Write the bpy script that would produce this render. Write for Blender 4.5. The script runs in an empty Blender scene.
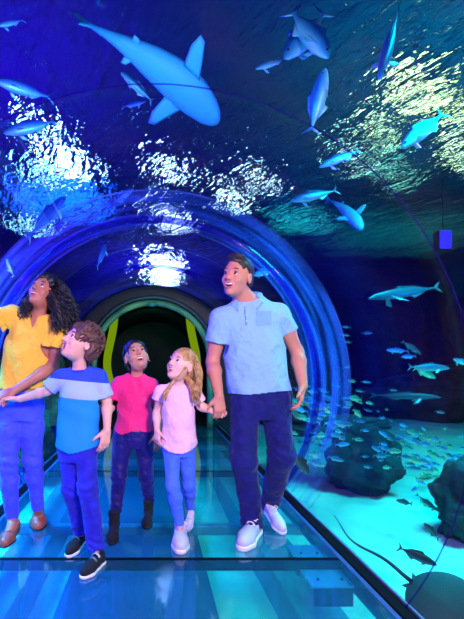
import bpy, bmesh, math, random
import numpy as np
from mathutils import Vector, Matrix, noise as mnoise
random.seed(7); np.random.seed(7)
S = bpy.context.scene
COL = S.collection
CAMH = 1.13; FPX = 400.0; VX, VY = 152.0, 362.0

def W(px, py, Y):
    """point at depth Y (metres in front of the camera) seen at photo pixel px,py"""
    return np.array([(px-VX)*Y/FPX, Y, CAMH-(py-VY)*Y/FPX])
def GY(py, z=0.0):
    return FPX*(CAMH-z)/(py-VY)

# ------------------------------------------------------------ materials
def lin(c):
    return tuple((x/12.92 if x <= .04045 else ((x+.055)/1.055)**2.4) for x in [v/255 for v in c])
def new_mat(name):
    m = bpy.data.materials.new(name); m.use_nodes = True
    nt = m.node_tree; nt.nodes.clear()
    out = nt.nodes.new('ShaderNodeOutputMaterial')
    return m, nt, out
def pmat(name, rgb, rough=.6, metal=0, spec=.5, noise=None, bump=None, coat=0, sss=0, rgb2=None, sheen=0):
    """principled material; noise=(scale, amount) mottles between rgb and rgb2; bump=(scale,strength,dist)"""
    m, nt, out = new_mat(name)
    p = nt.nodes.new('ShaderNodeBsdfPrincipled')
    nt.links.new(p.outputs[0], out.inputs[0])
    c = lin(rgb)
    p.inputs['Base Color'].default_value = (*c, 1)
    p.inputs['Roughness'].default_value = rough
    p.inputs['Metallic'].default_value = metal
    p.inputs['Specular IOR Level'].default_value = spec
    p.inputs['Coat Weight'].default_value = coat
    p.inputs['Sheen Weight'].default_value = sheen
    if sss:
        p.inputs['Subsurface Weight'].default_value = sss
        p.inputs['Subsurface Radius'].default_value = (.01, .004, .002)
        p.inputs['Subsurface Scale'].default_value = .5
    tc = nt.nodes.new('ShaderNodeTexCoord')
    if noise or rgb2:
        n = nt.nodes.new('ShaderNodeTexNoise'); n.inputs['Scale'].default_value = noise[0]
        n.inputs['Detail'].default_value = 4
        nt.links.new(tc.outputs['Object'], n.inputs['Vector'])
        r = nt.nodes.new('ShaderNodeValToRGB')
        c2 = lin(rgb2) if rgb2 else tuple(x*(1-noise[1]) for x in c)
        r.color_ramp.elements[0].color = (*c2, 1); r.color_ramp.elements[1].color = (*c, 1)
        r.color_ramp.elements[0].position = .35; r.color_ramp.elements[1].position = .65
        nt.links.new(n.outputs[0], r.inputs[0]); nt.links.new(r.outputs[0], p.inputs['Base Color'])
    if bump:
        n = nt.nodes.new('ShaderNodeTexNoise'); n.inputs['Scale'].default_value = bump[0]
        n.inputs['Detail'].default_value = 3
        nt.links.new(tc.outputs['Object'], n.inputs['Vector'])
        b = nt.nodes.new('ShaderNodeBump'); b.inputs['Strength'].default_value = bump[1]
        b.inputs['Distance'].default_value = bump[2]
        nt.links.new(n.outputs[0], b.inputs['Height']); nt.links.new(b.outputs[0], p.inputs['Normal'])
    return m
def emat(name, rgb, strength):
    m, nt, out = new_mat(name)
    e = nt.nodes.new('ShaderNodeEmission'); e.inputs[0].default_value = (*lin(rgb), 1); e.inputs[1].default_value = strength
    nt.links.new(e.outputs[0], out.inputs[0]); return m

# ------------------------------------------------------------ objects
def mesh_np(name, V, faces_quads=None, tris=None, smooth=True):
    me = bpy.data.meshes.new(name)
    V = np.asarray(V, dtype=np.float32)
    loops = []; starts = []; n = 0
    if faces_quads is not None and len(faces_quads):
        q = np.asarray(faces_quads, dtype=np.int32); loops.append(q.ravel()); starts.append(np.arange(len(q))*4); n = len(q)*4
    if tris is not None and len(tris):
        t = np.asarray(tris, dtype=np.int32); loops.append(t.ravel()); starts.append(n+np.arange(len(t))*3)
    L = np.concatenate(loops); St = np.concatenate(starts).astype(np.int32)
    me.vertices.add(len(V)); me.vertices.foreach_set('co', V.ravel())
    me.loops.add(len(L)); me.loops.foreach_set('vertex_index', L)
    me.polygons.add(len(St)); me.polygons.foreach_set('loop_start', St)
    me.update(calc_edges=True); me.validate()
    if smooth: me.polygons.foreach_set('use_smooth', np.ones(len(me.polygons), dtype=bool))
    me.update()
    return me
def link(name, me, mat=None, parent=None):
    """mesh data are in world coordinates; a child keeps them there"""
    o = bpy.data.objects.new(name, me); COL.objects.link(o)
    if mat is not None:
        for m in (mat if isinstance(mat, (list, tuple)) else [mat]): me.materials.append(m)
    if parent is not None:
        o.parent = parent
        loc = world_loc(parent)
        if loc.length > 0:
            o.matrix_parent_inverse = Matrix.Translation(-loc)
    return o
def world_loc(o):
    v = Vector(o.location)
    if o.parent: v = v + world_loc(o.parent) + o.matrix_parent_inverse.to_translation()
    return v
def thing(name, label, cat, loc=(0, 0, 0), group=None):
    o = bpy.data.objects.new(name, None); COL.objects.link(o); o.location = Vector(loc)
    o.empty_display_size = .1
    tag(o, label, cat, group); return o
def tag(o, label, cat, group=None, kind=None):
    if label: o['label'] = label
    if cat: o['category'] = cat
    if group: o['group'] = group
    if kind: o['kind'] = kind
    return o
def struct(o, label=None):
    o['kind'] = 'structure'
    if label: o['label'] = label
    return o

class MB:
    """small mesh collector"""
    def __init__(s): s.v = []; s.f = []
    def add(s, V, F):
        n = len(s.v); s.v += [tuple(p) for p in V]; s.f += [tuple(i+n for i in f) for f in F]
    def box(s, lo, hi, bev=0):
        x0, y0, z0 = lo; x1, y1, z1 = hi
        if bev <= 0:
            s.add([(x0,y0,z0),(x1,y0,z0),(x1,y1,z0),(x0,y1,z0),(x0,y0,z1),(x1,y0,z1),(x1,y1,z1),(x0,y1,z1)],
                  [(0,3,2,1),(4,5,6,7),(0,1,5,4),(1,2,6,5),(2,3,7,6),(3,0,4,7)]); return
        bm = bmesh.new(); bmesh.ops.create_cube(bm, size=1)
        for v in bm.verts: v.co = Vector(((x0+x1)/2+v.co.x*(x1-x0), (y0+y1)/2+v.co.y*(y1-y0), (z0+z1)/2+v.co.z*(z1-z0)))
        bmesh.ops.bevel(bm, geom=bm.edges[:], offset=bev, segments=2, affect='EDGES', profile=.5)
        bm.verts.index_update()
        s.add([v.co[:] for v in bm.verts], [[v.index for v in f.verts] for f in bm.faces]); bm.free()
    def tube(s, pts, rad, n=8, cap=True, flat=1.0):
        pts = [np.array(p, float) for p in pts]
        if np.isscalar(rad): rad = [rad]*len(pts)
        T = [pts[min(i+1, len(pts)-1)]-pts[max(i-1, 0)] for i in range(len(pts))]
        T = [t/(np.linalg.norm(t)+1e-9) for t in T]
        a = np.array([0, 0, 1.]) if abs(T[0][2]) < .9 else np.array([1., 0, 0])
        u = np.cross(T[0], a); u /= np.linalg.norm(u)
        V = []
        for i, p in enumerate(pts):
            u = u-T[i]*np.dot(u, T[i]); u /= (np.linalg.norm(u)+1e-9); w = np.cross(T[i], u)
            for k in range(n):
                an = 2*math.pi*k/n
                V.append(p+rad[i]*(math.cos(an)*u+flat*math.sin(an)*w))
        F = []
        for i in range(len(pts)-1):
            for k in range(n):
                F.append((i*n+k, i*n+(k+1) % n, (i+1)*n+(k+1) % n, (i+1)*n+k))
        if cap:
            F.append(tuple(range(n-1, -1, -1))); F.append(tuple((len(pts)-1)*n+k for k in range(n)))
        s.add(V, F)
    def build(s, name, mat, parent=None, smooth=True):
        me = bpy.data.meshes.new(name); me.from_pydata([tuple(map(float, v)) for v in s.v], [], s.f); me.update()
        if smooth: me.polygons.foreach_set('use_smooth', np.ones(len(me.polygons), dtype=bool))
        return link(name, me, mat, parent)

# ------------------------------------------------------------ signed distance sculpting
def nrm(v):
    v = np.asarray(v, float); return v/(np.linalg.norm(v)+1e-12)
class Field:
    def __init__(s, lo, hi, h):
        s.lo = np.asarray(lo, float); s.h = h
        s.n = np.ceil((np.asarray(hi, float)-s.lo)/h).astype(int)+1
        s.F = np.full(tuple(s.n), 1.0, dtype=np.float32)
        s.ax = [(s.lo[i]+h*np.arange(s.n[i])).astype(np.float32) for i in range(3)]
    def sub(s, blo, bhi):
        a = np.clip(np.floor((np.asarray(blo)-s.lo)/s.h).astype(int), 0, s.n-1)
        b = np.clip(np.ceil((np.asarray(bhi)-s.lo)/s.h).astype(int)+1, 1, s.n)
        if (b <= a).any(): return None
        sl = tuple(slice(a[i], b[i]) for i in range(3))
        X = s.ax[0][sl[0]][:, None, None]; Y = s.ax[1][sl[1]][None, :, None]; Z = s.ax[2][sl[2]][None, None, :]
        return sl, X, Y, Z
    def put(s, fn, blo, bhi, k=0.0, mode='+'):
        m = k+3*s.h+.012
        r = s.sub(np.asarray(blo)-m, np.asarray(bhi)+m)
        if r is None: return
        sl, X, Y, Z = r
        d = fn(X, Y, Z); A = s.F[sl]
        if mode == '+':
            if k > 0:
                hh = np.clip(k-np.abs(A-d), 0, None)/k; s.F[sl] = np.minimum(A, d)-hh*hh*k*.25
            else: s.F[sl] = np.minimum(A, d)
        else:
            nd = -d
            if k > 0:
                hh = np.clip(k-np.abs(A-nd), 0, None)/k; s.F[sl] = np.maximum(A, nd)+hh*hh*k*.25
            else: s.F[sl] = np.maximum(A, nd)
    def cone(s, a, b, r1, r2, k=0.01, mode='+', flat=None):
        """tapered capsule; flat=(dir, factor) squeezes the section along dir"""
        a = np.asarray(a, float); b = np.asarray(b, float); ba = b-a; L = max(ba@ba, 1e-12)
        fd = None
        if flat is not None: fd = nrm(flat[0]); ff = 1/flat[1]-1
        def fn(X, Y, Z):
            x = X-a[0]; y = Y-a[1]; z = Z-a[2]
            h = np.clip((x*ba[0]+y*ba[1]+z*ba[2])/L, 0, 1)
            qx = x-ba[0]*h; qy = y-ba[1]*h; qz = z-ba[2]*h
            if fd is not None:
                dd = (qx*fd[0]+qy*fd[1]+qz*fd[2])*ff
                qx = qx+dd*fd[0]; qy = qy+dd*fd[1]; qz = qz+dd*fd[2]
            return np.sqrt(qx*qx+qy*qy+qz*qz)-(r1+(r2-r1)*h)
        R = max(r1, r2)
        s.put(fn, np.minimum(a, b)-R, np.maximum(a, b)+R, k, mode)
    def chain(s, pts, rs, k=0.01, **kw):
        for i in range(len(pts)-1): s.cone(pts[i], pts[i+1], rs[i], rs[i+1], k, **kw)
    def ell(s, c, r, R=None, k=0.01, mode='+'):
        c = np.asarray(c, float); r = np.asarray(r, float)
        R = np.eye(3) if R is None else np.asarray(R, float)
        def fn(X, Y, Z):
            x = X-c[0]; y = Y-c[1]; z = Z-c[2]
            q = [R[0, i]*x+R[1, i]*y+R[2, i]*z for i in range(3)]
            k0 = np.sqrt(sum((q[i]/r[i])**2 for i in range(3)))
            k1 = np.sqrt(sum((q[i]/r[i]**2)**2 for i in range(3)))+1e-6
            return k0*(k0-1)/k1
        e = np.sqrt(((R*r[None, :])**2).sum(1))
        s.put(fn, c-e, c+e, k, mode)
    def box(s, c, hs, R=None, rad=.005, k=0.0, mode='+'):
        c = np.asarray(c, float); hs = np.asarray(hs, float)
        R = np.eye(3) if R is None else np.asarray(R, float)
        def fn(X, Y, Z):
            x = X-c[0]; y = Y-c[1]; z = Z-c[2]
            q = [np.abs(R[0, i]*x+R[1, i]*y+R[2, i]*z)-(hs[i]-rad) for i in range(3)]
            o = np.sqrt(sum(np.maximum(t, 0)**2 for t in q))
            return o+np.minimum(np.maximum(np.maximum(q[0], q[1]), q[2]), 0)-rad
        e = (np.abs(R)*hs[None, :]).sum(1)
        s.put(fn, c-e, c+e, k, mode)
    def loft(s, c0, up, right, prof, k=0.02, mode='+', rot=0):
        """prof rows: (t along up, half width, half depth, shift right, shift fwd)"""
        c0 = np.asarray(c0, float); up = nrm(up); right = nrm(np.asarray(right)-up*np.dot(right, up)); fw = np.cross(up, right)
        prof = np.array([list(p)+[0]*(5-len(p)) for p in prof], float)
        tt = np.linspace(prof[0, 0], prof[-1, 0], 121)
        C = [np.interp(tt, prof[:, 0], prof[:, j]) for j in range(1, 5)]
        ker = np.hanning(15); ker /= ker.sum()
        C = [np.convolve(np.pad(c, 7, mode='edge'), ker, mode='valid') for c in C]
        def fn(X, Y, Z):
            x = X-c0[0]; y = Y-c0[1]; z = Z-c0[2]
            t = x*up[0]+y*up[1]+z*up[2]; u = x*right[0]+y*right[1]+z*right[2]; v = x*fw[0]+y*fw[1]+z*fw[2]
            w, d, su, sv = [np.interp(t, tt, c).astype(np.float32) for c in C]
            u = u-su; v = v-sv
            k0 = np.sqrt((u/w)**2+(v/d)**2); k1 = np.sqrt((u/w**2)**2+(v/d**2)**2)+1e-5
            dd = k0*(k0-1)/k1
            return np.maximum(dd, np.maximum(prof[0, 0]-t, t-prof[-1, 0]))
        R = max(prof[:, 1].max(), prof[:, 2].max())+np.abs(prof[:, 3:]).max()
        A = c0+up*prof[0, 0]; B = c0+up*prof[-1, 0]
        s.put(fn, np.minimum(A, B)-R, np.maximum(A, B)+R, k, mode)
    def cut(s, p, n, rad=None, k=0.0):
        """remove what lies on the n side of the plane through p (within rad of p)"""
        p = np.asarray(p, float); n = nrm(n)
        R = 5 if rad is None else rad
        r = s.sub(p-R, p+R)
        if r is None: return
        sl, X, Y, Z = r
        d = (X-p[0])*n[0]+(Y-p[1])*n[1]+(Z-p[2])*n[2]
        if rad is not None:
            q = np.sqrt((X-p[0])**2+(Y-p[1])**2+(Z-p[2])**2)
            d = np.where(q < rad, d, -1)
        s.F[sl] = np.maximum(s.F[sl], d)
    def warp(s, fn, blo=None, bhi=None):
        """add fn(X,Y,Z) to the field in a box"""
        if blo is None: blo = s.lo; bhi = s.lo+s.n*s.h
        r = s.sub(blo, bhi)
        if r is None: return
        sl, X, Y, Z = r
        s.F[sl] += fn(X, Y, Z)
    def mesh(s, name, smooth_it=1):
        F = s.F; h = s.h
        F[0], F[-1], F[:, 0], F[:, -1], F[:, :, 0], F[:, :, -1] = (1,)*6
        ins = F < 0
        cnt = np.zeros(tuple(s.n-1), dtype=np.uint8)
        for dx in (0, 1):
            for dy in (0, 1):
                for dz in (0, 1):
                    cnt += ins[dx:dx+s.n[0]-1, dy:dy+s.n[1]-1, dz:dz+s.n[2]-1]
        act = (cnt > 0) & (cnt < 8)
        I = np.argwhere(act)
        idx = np.full(act.shape, -1, dtype=np.int32); idx[act] = np.arange(len(I))
        P = np.zeros((len(I), 3)); N = np.zeros(len(I))
        for ax in range(3):
            o = [a for a in range(3) if a != ax]
            for i in (0, 1):
                for j in (0, 1):
                    a = I.copy(); a[:, o[0]] += i; a[:, o[1]] += j
                    b = a.copy(); b[:, ax] += 1
                    fa = F[a[:, 0], a[:, 1], a[:, 2]]; fb = F[b[:, 0], b[:, 1], b[:, 2]]
                    m = (fa < 0) != (fb < 0)
                    t = np.where(m, fa/np.where(m, fa-fb, 1), 0)
                    q = a.astype(float); q[:, ax] += t
                    P[m] += q[m]; N[m] += 1
        P /= N[:, None]; P = P*h+s.lo
        Q = []
        for ax in range(3):
            o1, o2 = [(1, 2), (2, 0), (0, 1)][ax]
            A = [slice(None)]*3; B = [slice(None)]*3; A[ax] = slice(0, -1); B[ax] = slice(1, None)
            sg = ins[tuple(A)].astype(np.int8)-ins[tuple(B)].astype(np.int8)
            E = np.argwhere(sg != 0); sv = sg[E[:, 0], E[:, 1], E[:, 2]]
            ok = (E[:, o1] > 0) & (E[:, o2] > 0); E = E[ok]; sv = sv[ok]
            def cell(d1, d2):
                c = E.copy(); c[:, o1] -= d1; c[:, o2] -= d2
                return idx[c[:, 0], c[:, 1], c[:, 2]]
            q = np.stack([cell(1, 1), cell(0, 1), cell(0, 0), cell(1, 0)], 1)
            q[sv < 0] = q[sv < 0][:, ::-1]
            Q.append(q)
        Q = np.concatenate(Q); Q = Q[(Q >= 0).all(1)]
        for it in range(smooth_it):
            acc = np.zeros_like(P); c = np.zeros(len(P))
            for e in range(4):
                a = Q[:, e]; b = Q[:, (e+1) % 4]
                for d in range(3):
                    acc[:, d] += np.bincount(a, P[b, d], len(P))+np.bincount(b, P[a, d], len(P))
                c += np.bincount(a, minlength=len(P))+np.bincount(b, minlength=len(P))
            P = .5*P+.5*acc/np.maximum(c, 1)[:, None]
        return mesh_np(name, P, Q)
    def obj(s, name, mat, parent=None, smooth_it=1):
        return link(name, s.mesh(name, smooth_it), mat, parent)

def frame(fwd, up):
    """columns: x (side), y (forward), z (up)"""
    f = nrm(fwd); u = np.asarray(up, float); x = nrm(np.cross(f, u)); u = np.cross(x, f)
    return np.stack([x, f, u], 1)
# ============================================================ camera and world
cam_d = bpy.data.cameras.new('camera'); cam = bpy.data.objects.new('camera', cam_d); COL.objects.link(cam)
cam.location = (0, 0, CAMH); cam.rotation_euler = (math.pi/2, 0, 0)
cam_d.sensor_fit = 'VERTICAL'; cam_d.sensor_height = 24; cam_d.lens = 24*FPX/619
cam_d.shift_x = (232-VX)/619; cam_d.shift_y = (VY-309.5)/619
cam_d.clip_start = .02; cam_d.clip_end = 200
S.camera = cam
wd = bpy.data.worlds.new('world'); S.world = wd; wd.use_nodes = True
bg = wd.node_tree.nodes['Background']; bg.inputs[0].default_value = (*lin((8, 8, 60)), 1); bg.inputs[1].default_value = .35
S.view_settings.view_transform = 'Standard'; S.view_settings.look = 'None'
S.view_settings.exposure = 0; S.view_settings.gamma = 1
S.cycles.use_denoising = True
S.cycles.max_bounces = 14; S.cycles.transparent_max_bounces = 24; S.cycles.glossy_bounces = 5; S.cycles.diffuse_bounces = 3
S.cycles.transmission_bounces = 10
S.cycles.sample_clamp_indirect = 6; S.cycles.blur_glossy = .3
S.cycles.caustics_refractive = False; S.cycles.caustics_reflective = False

RT = 1.47; ZT = .925          # tunnel radius and height of its axis
TY0, TY1 = -1.6, 7.0
SURF = 4.6; SAND = -.62

def area(name, loc, tgt, size, col, power, sy=None, spread=None):
    d = bpy.data.lights.new(name, 'AREA'); d.energy = power; d.color = lin(col)
    if sy: d.shape = 'RECTANGLE'; d.size = size; d.size_y = sy
    else: d.shape = 'DISK'; d.size = size
    if spread: d.spread = math.radians(spread)
    o = bpy.data.objects.new(name, d); COL.objects.link(o); o.location = loc
    o.rotation_euler = (Vector(tgt)-Vector(loc)).to_track_quat('-Z', 'Y').to_euler(); return o
def spot(name, loc, tgt, col, power, ang=60, blend=.6, rad=.05):
    d = bpy.data.lights.new(name, 'SPOT'); d.energy = power; d.color = lin(col)
    d.spot_size = math.radians(ang); d.spot_blend = blend; d.shadow_soft_size = rad
    o = bpy.data.objects.new(name, d); COL.objects.link(o); o.location = loc
    o.rotation_euler = (Vector(tgt)-Vector(loc)).to_track_quat('-Z', 'Y').to_euler(); return o

# ============================================================ glass shaders
def clear_mat(name, tint, base, gain, rough=.02, diff=0, diffcol=(255, 255, 255), bump=None, glosscol=(255, 255, 255)):
    """clear sheet: see-through with a grazing-angle reflection (and a little dusty diffuse)"""
    m, nt, out = new_mat(name); N = nt.nodes.new; L = nt.links.new
    tr = N('ShaderNodeBsdfTransparent'); tr.inputs[0].default_value = (*lin(tint), 1)
    gl = N('ShaderNodeBsdfGlossy'); gl.inputs['Roughness'].default_value = rough; gl.inputs[0].default_value = (*lin(glosscol), 1)
    lw = N('ShaderNodeLayerWeight'); lw.inputs[0].default_value = .5
    fr = N('ShaderNodeMath'); fr.operation = 'POWER'; fr.inputs[1].default_value = 4.0; L(lw.outputs['Facing'], fr.inputs[0])
    mp = N('ShaderNodeMath'); mp.operation = 'MULTIPLY_ADD'; mp.inputs[1].default_value = gain; mp.inputs[2].default_value = base; mp.use_clamp = True
    L(fr.outputs[0], mp.inputs[0])
    mx = N('ShaderNodeMixShader'); L(mp.outputs[0], mx.inputs[0]); L(gl.outputs[0], mx.inputs[2])
    last = tr
    if diff:
        df = N('ShaderNodeBsdfDiffuse'); df.inputs[0].default_value = (*lin(diffcol), 1)
        m2 = N('ShaderNodeMixShader'); m2.inputs[0].default_value = diff
        L(tr.outputs[0], m2.inputs[1]); L(df.outputs[0], m2.inputs[2]); last = m2
    L(last.outputs[0], mx.inputs[1]); L(mx.outputs[0], out.inputs[0])
    if bump:
        tc = N('ShaderNodeTexCoord'); n = N('ShaderNodeTexNoise'); n.inputs['Scale'].default_value = bump[0]
        L(tc.outputs['Object'], n.inputs['Vector'])
        b = N('ShaderNodeBump'); b.inputs['Strength'].default_value = bump[1]; b.inputs['Distance'].default_value = bump[2]
        L(n.outputs[0], b.inputs['Height']); L(b.outputs[0], gl.inputs['Normal'])
    return m

M_ACR = clear_mat('clear acrylic', (240, 244, 255), .006, .38, .05, bump=(1.0, .3, .05))
M_FLOOR = clear_mat('walkway glass', (190, 240, 240), .04, .9, .05, diff=.12, diffcol=(60, 150, 190))
M_JOINT = clear_mat('joint sealant', (190, 190, 235), .0, .12, .25, diff=.10, diffcol=(70, 50, 180))
M_BLACK = pmat('black rubber gasket', (4, 4, 8), .8, spec=.15)
M_STEEL = pmat('blue grey steel', (70, 110, 170), .35, .3, noise=(8, .2))
M_STEELP = pmat('pale steel edge', (150, 190, 220), .3, .5, noise=(20, .1))

# ============================================================ walkway
def seamY(n): return 2.295+1.85*n
HW = 1.12
ys = [seamY(-2)]+[seamY(i) for i in range(-1, 3)]+[TY1+.02]
for i in range(len(ys)-1):
    mb = MB(); mb.box((-HW+.05, ys[i]+.016, -.045), (HW-.05, ys[i+1]-.016, 0), 0)
    o = mb.build('floor', M_FLOOR, smooth=False); struct(o)
mb = MB()
for y in ys[1:-1]: mb.box((-HW, y-.0155, -.06), (HW, y+.0155, .001))
o = mb.build('trim_1', M_BLACK, smooth=False); struct(o)
for k, s in ((2, -1), (3, 1)):
    mb = MB()
    mb.box((s*(HW+.014)-.032, ys[0], -.05), (s*(HW+.014)+.032, TY1, .012), .004)
    o = mb.build('trim_%d' % k, M_BLACK, smooth=False); struct(o)
for k, s in ((4, -1), (5, 1)):
    mb = MB(); mb.box((s*(HW-.034)-.014, ys[0], -.10), (s*(HW-.034)+.014, TY1, .004), .003)
    o = mb.build('trim_%d' % k, M_STEEL, smooth=False); struct(o)
for k, s in ((6, -1), (7, 1)):
    mb = MB(); mb.box((s*(HW+.052)-.006, ys[0], -.02), (s*(HW+.052)+.006, TY1, .022), .002)  # pale strip stands for the thin highlight along the black rail
    o = mb.build('trim_%d' % k, M_STEELP, smooth=False); struct(o)
# cross beams under the glass
mb = MB()
for py in (524, 459.5, 445):
    Y = GY(py, -.05); mb.box((-HW+.03, Y-.03, -.12), (HW-.03, Y+.03, -.055), .003)
o = mb.build('trim_8', M_STEELP, smooth=False); struct(o)
# lower concrete haunches beneath the edges
M_CONC = pmat('pale teal concrete', (95, 150, 165), .7, noise=(3, .35))
for k, s in ((9, -1), (10, 1)):
    mb = MB(); mb.box((s*.98-.14, ys[0], SAND-.3), (s*.98+.14, TY1, -.32), .01)
    o = mb.build('trim_%d' % k, M_CONC, smooth=False); struct(o)

M_STEELD = pmat('dark blue steel', (18, 40, 80), .4, .2); M_STEEL_LIT = pmat('lit blue steel', (110, 190, 245), .4, .1)  # top plates take a paler blue for the light falling on them
mb = MB(); mb.box((-.62, ys[0], SAND-.3), (.42, TY1, -.45), .02)
o = mb.build('trim_11', pmat('dark blue concrete base', (34, 62, 96), .7, noise=(2.5, .4)), smooth=False); struct(o)
# bracket pair under the glass at the right edge
def bracket(lo, hi, label):
    t = thing('support_bracket', label, 'bracket', ((lo[0]+hi[0])/2, (lo[1]+hi[1])/2, lo[2]), 'steel brackets under the glass walkway')
    mb = MB(); mb.box(lo, hi, .006); mb.build('bracket_box', M_STEELD, t, False)
    mb = MB(); mb.box((lo[0]-.015, lo[1]-.01, hi[2]), (hi[0]+.015, hi[1]+.01, hi[2]+.012), .003); mb.build('top_plate', M_STEEL_LIT, t, False)
    for sx in (lo[0]+.04, hi[0]-.04):
        mb = MB(); mb.tube([(sx, lo[1]+.05, hi[2]+.012), (sx, lo[1]+.05, hi[2]+.020)], .007, 8); mb.build('bolt', M_STEELD, t, False)
    return t
bracket((.86, 2.12, -.17), (1.07, 2.33, -.065), 'blue steel bracket box under the glass floor, lower one nearer the viewer')
bracket((.88, 2.42, -.17), (1.06, 2.58, -.065), 'blue steel bracket box under the glass floor, touching the black cross seam')

# ============================================================ acrylic tunnel
PH0 = math.asin(-(ZT+.02)/RT)
def arc_pts(R, n=72, z0=None):
    a0 = math.asin(max(-1, (-(ZT))/R)); return [(R*math.cos(a0+(math.pi-2*a0)*i/n), ZT+R*math.sin(a0+(math.pi-2*a0)*i/n)) for i in range(n+1)]
def shell(R0, R1, y0, y1, ny=2, n=72):
    """closed arch shell between radii"""
    A = arc_pts(R0, n); B = arc_pts(R1, n); V = []; F = []
    for j in range(ny+1):
        y = y0+(y1-y0)*j/ny
        for p in A: V.append((p[0], y, p[1]))
        for p in B: V.append((p[0], y, p[1]))
    m = 2*(n+1)
    for j in range(ny):
        for i in range(n):
            a = j*m+i; F.append((a, a+1, a+m+1, a+m))
            b = j*m+n+1+i; F.append((b, b+m, b+m+1, b+1))
        for i in (0, n):
            a = j*m+i; b = j*m+n+1+i; F.append((a, b, b+m, a+m) if i else (a, a+m, b+m, b))
    for j in (0, ny):
        for i in range(n):
            a = j*m+i; b = j*m+n+1+i; F.append((a, b, b+1, a+1) if j else (a, a+1, b+1, b))
    return V, F
RINGS = [3.62, 5.4]
edges = [TY0]+RINGS+[TY1]
tun = bpy.data.objects.new('acrylic_tunnel', None); COL.objects.link(tun); struct(tun, 'clear arched acrylic tunnel over the glass walkway')
for i in range(len(edges)-1):
    V, F = shell(RT, RT+.055, edges[i]+.007, edges[i+1]-.007)
    mb = MB(); mb.add(V, F); mb.build('acrylic_panel', M_ACR, tun)
for y in RINGS:
    V, F = shell(RT-.002, RT+.057, y-.006, y+.006, 1)
    mb = MB(); mb.add(V, F); mb.build('joint', M_JOINT, tun)
V, F = shell(RT-.001, RT+.003, 1.817, 1.823, 1)
mb = MB(); mb.add(V, F); mb.build('joint', M_JOINT, tun)
# added translucent band; its streak mask imitates reflections on the acrylic
def reflection_streaks():
    m, nt, out = new_mat('frosted collar'); N = nt.nodes.new; L = nt.links.new
    tr = N('ShaderNodeBsdfTransparent'); df = N('ShaderNodeBsdfTranslucent'); df.inputs[0].default_value = (*lin((150, 150, 255)), 1)
    d2 = N('ShaderNodeBsdfDiffuse'); d2.inputs[0].default_value = (*lin((150, 150, 255)), 1)
    ad = N('ShaderNodeMixShader'); L(df.outputs[0], ad.inputs[1]); L(d2.outputs[0], ad.inputs[2])
    tc = N('ShaderNodeTexCoord'); mp = N('ShaderNodeMapping'); mp.inputs['Scale'].default_value = (.6, 9, .6)
    L(tc.outputs['Object'], mp.inputs[0])
    n = N('ShaderNodeTexNoise'); n.inputs['Scale'].default_value = 1.5; n.inputs['Detail'].default_value = 3; L(mp.outputs[0], n.inputs['Vector'])
    r = N('ShaderNodeValToRGB'); r.color_ramp.elements[0].position = .42; r.color_ramp.elements[1].position = .75
    r.color_ramp.elements[0].color = (.02, .02, .02, 1); r.color_ramp.elements[1].color = (.55, .55, .55, 1)
    L(n.outputs[0], r.inputs[0])
    mx = N('ShaderNodeMixShader'); L(r.outputs[0], mx.inputs[0]); L(tr.outputs[0], mx.inputs[1]); L(ad.outputs[0], mx.inputs[2])
    L(mx.outputs[0], out.inputs[0]); return m
M_STREAKS = reflection_streaks()
for y0, y1 in ((3.1, 3.95),):
    V, F = shell(RT+.06, RT+.075, y0, y1, 4)
    mb = MB(); mb.add(V, F); mb.build('reflection_band', M_STREAKS, tun)

# ============================================================ far portal
M_DARK = pmat('dark painted concrete', (6, 8, 26), .6, noise=(4, .4))
M_GARCH = pmat('green painted arch', (120, 190, 120), .45, noise=(3, .3), rgb2=(60, 130, 100))
def ring_wall(y0, y1, hole_w, hole_z, name, mat, outer=RT+.5):
    n = 48; V = []; F = []
    inn = [(hole_w*math.cos(math.pi*i/n), hole_z+hole_w*math.sin(math.pi*i/n)) for i in range(n+1)]
    inn = [(hole_w, SAND)]+inn+[(-hole_w, SAND)]
    out_ = []
    for i in range(n+1):
        a = math.pi*i/n; out_.append((outer*math.cos(a), ZT+outer*math.sin(a)))
    out_ = [(outer, SAND)]+out_+[(-outer, SAND)]
    m = len(inn)
    for y in (y0, y1):
        V += [(p[0], y, p[1]) for p in inn]+[(p[0], y, p[1]) for p in out_]
    for i in range(m-1):
        F += [(i, m+i, m+i+1, i+1), (2*m+i, 2*m+i+1, 3*m+i+1, 3*m+i), (i, i+1, 2*m+i+1, 2*m+i), (m+i, 3*m+i, 3*m+i+1, m+i+1)]
    mb = MB(); mb.add(V, F); return mb.build(name, mat, smooth=False)
o = ring_wall(TY1, TY1+.25, 1.08, 1.12, 'wall_far', M_DARK, RT+.06); struct(o)
def arch_tube(y, w, zc, r, name, mat, parent=None, zb=0.0, wav=0, flat=1):
    pts = [(w, y, zb+(zc-zb)*i/8) for i in range(8)]
    pts += [(w*math.cos(math.pi*i/40), y, zc+w*math.sin(math.pi*i/40)) for i in range(41)]
    pts += [(-w, y, zb+(zc-zb)*(8-i)/8) for i in range(1, 9)]
    if wav: pts = [(p[0]+wav*math.sin(p[2]*4.5)*(-1 if p[0] > 0 else 1), p[1], p[2]) for p in pts]
    mb = MB(); mb.tube(pts, r, 10, flat=flat); return mb.build(name, mat, parent)
pt = thing('portal_arch', 'round green arch framing the dark doorway at the far end of the tunnel', 'arch', (0, TY1-.05, 0))
arch_tube(TY1-.08, 1.0, 1.15, .055, 'arch_rim', M_GARCH, pt)
arch_tube(TY1-.05, 1.10, 1.15, .045, 'outer_rim', pmat('dark green rim', (20, 60, 70), .5), pt)
mb = MB(); bmx = bmesh.new(); bmesh.ops.create_icosphere(bmx, subdivisions=2, radius=.085)
mb.add([(v.co.x, TY1-.16+v.co.y*.7, 2.12+v.co.z*.6) for v in bmx.verts], [[v.index for v in f.verts] for f in bmx.faces]); bmx.free()
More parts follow.
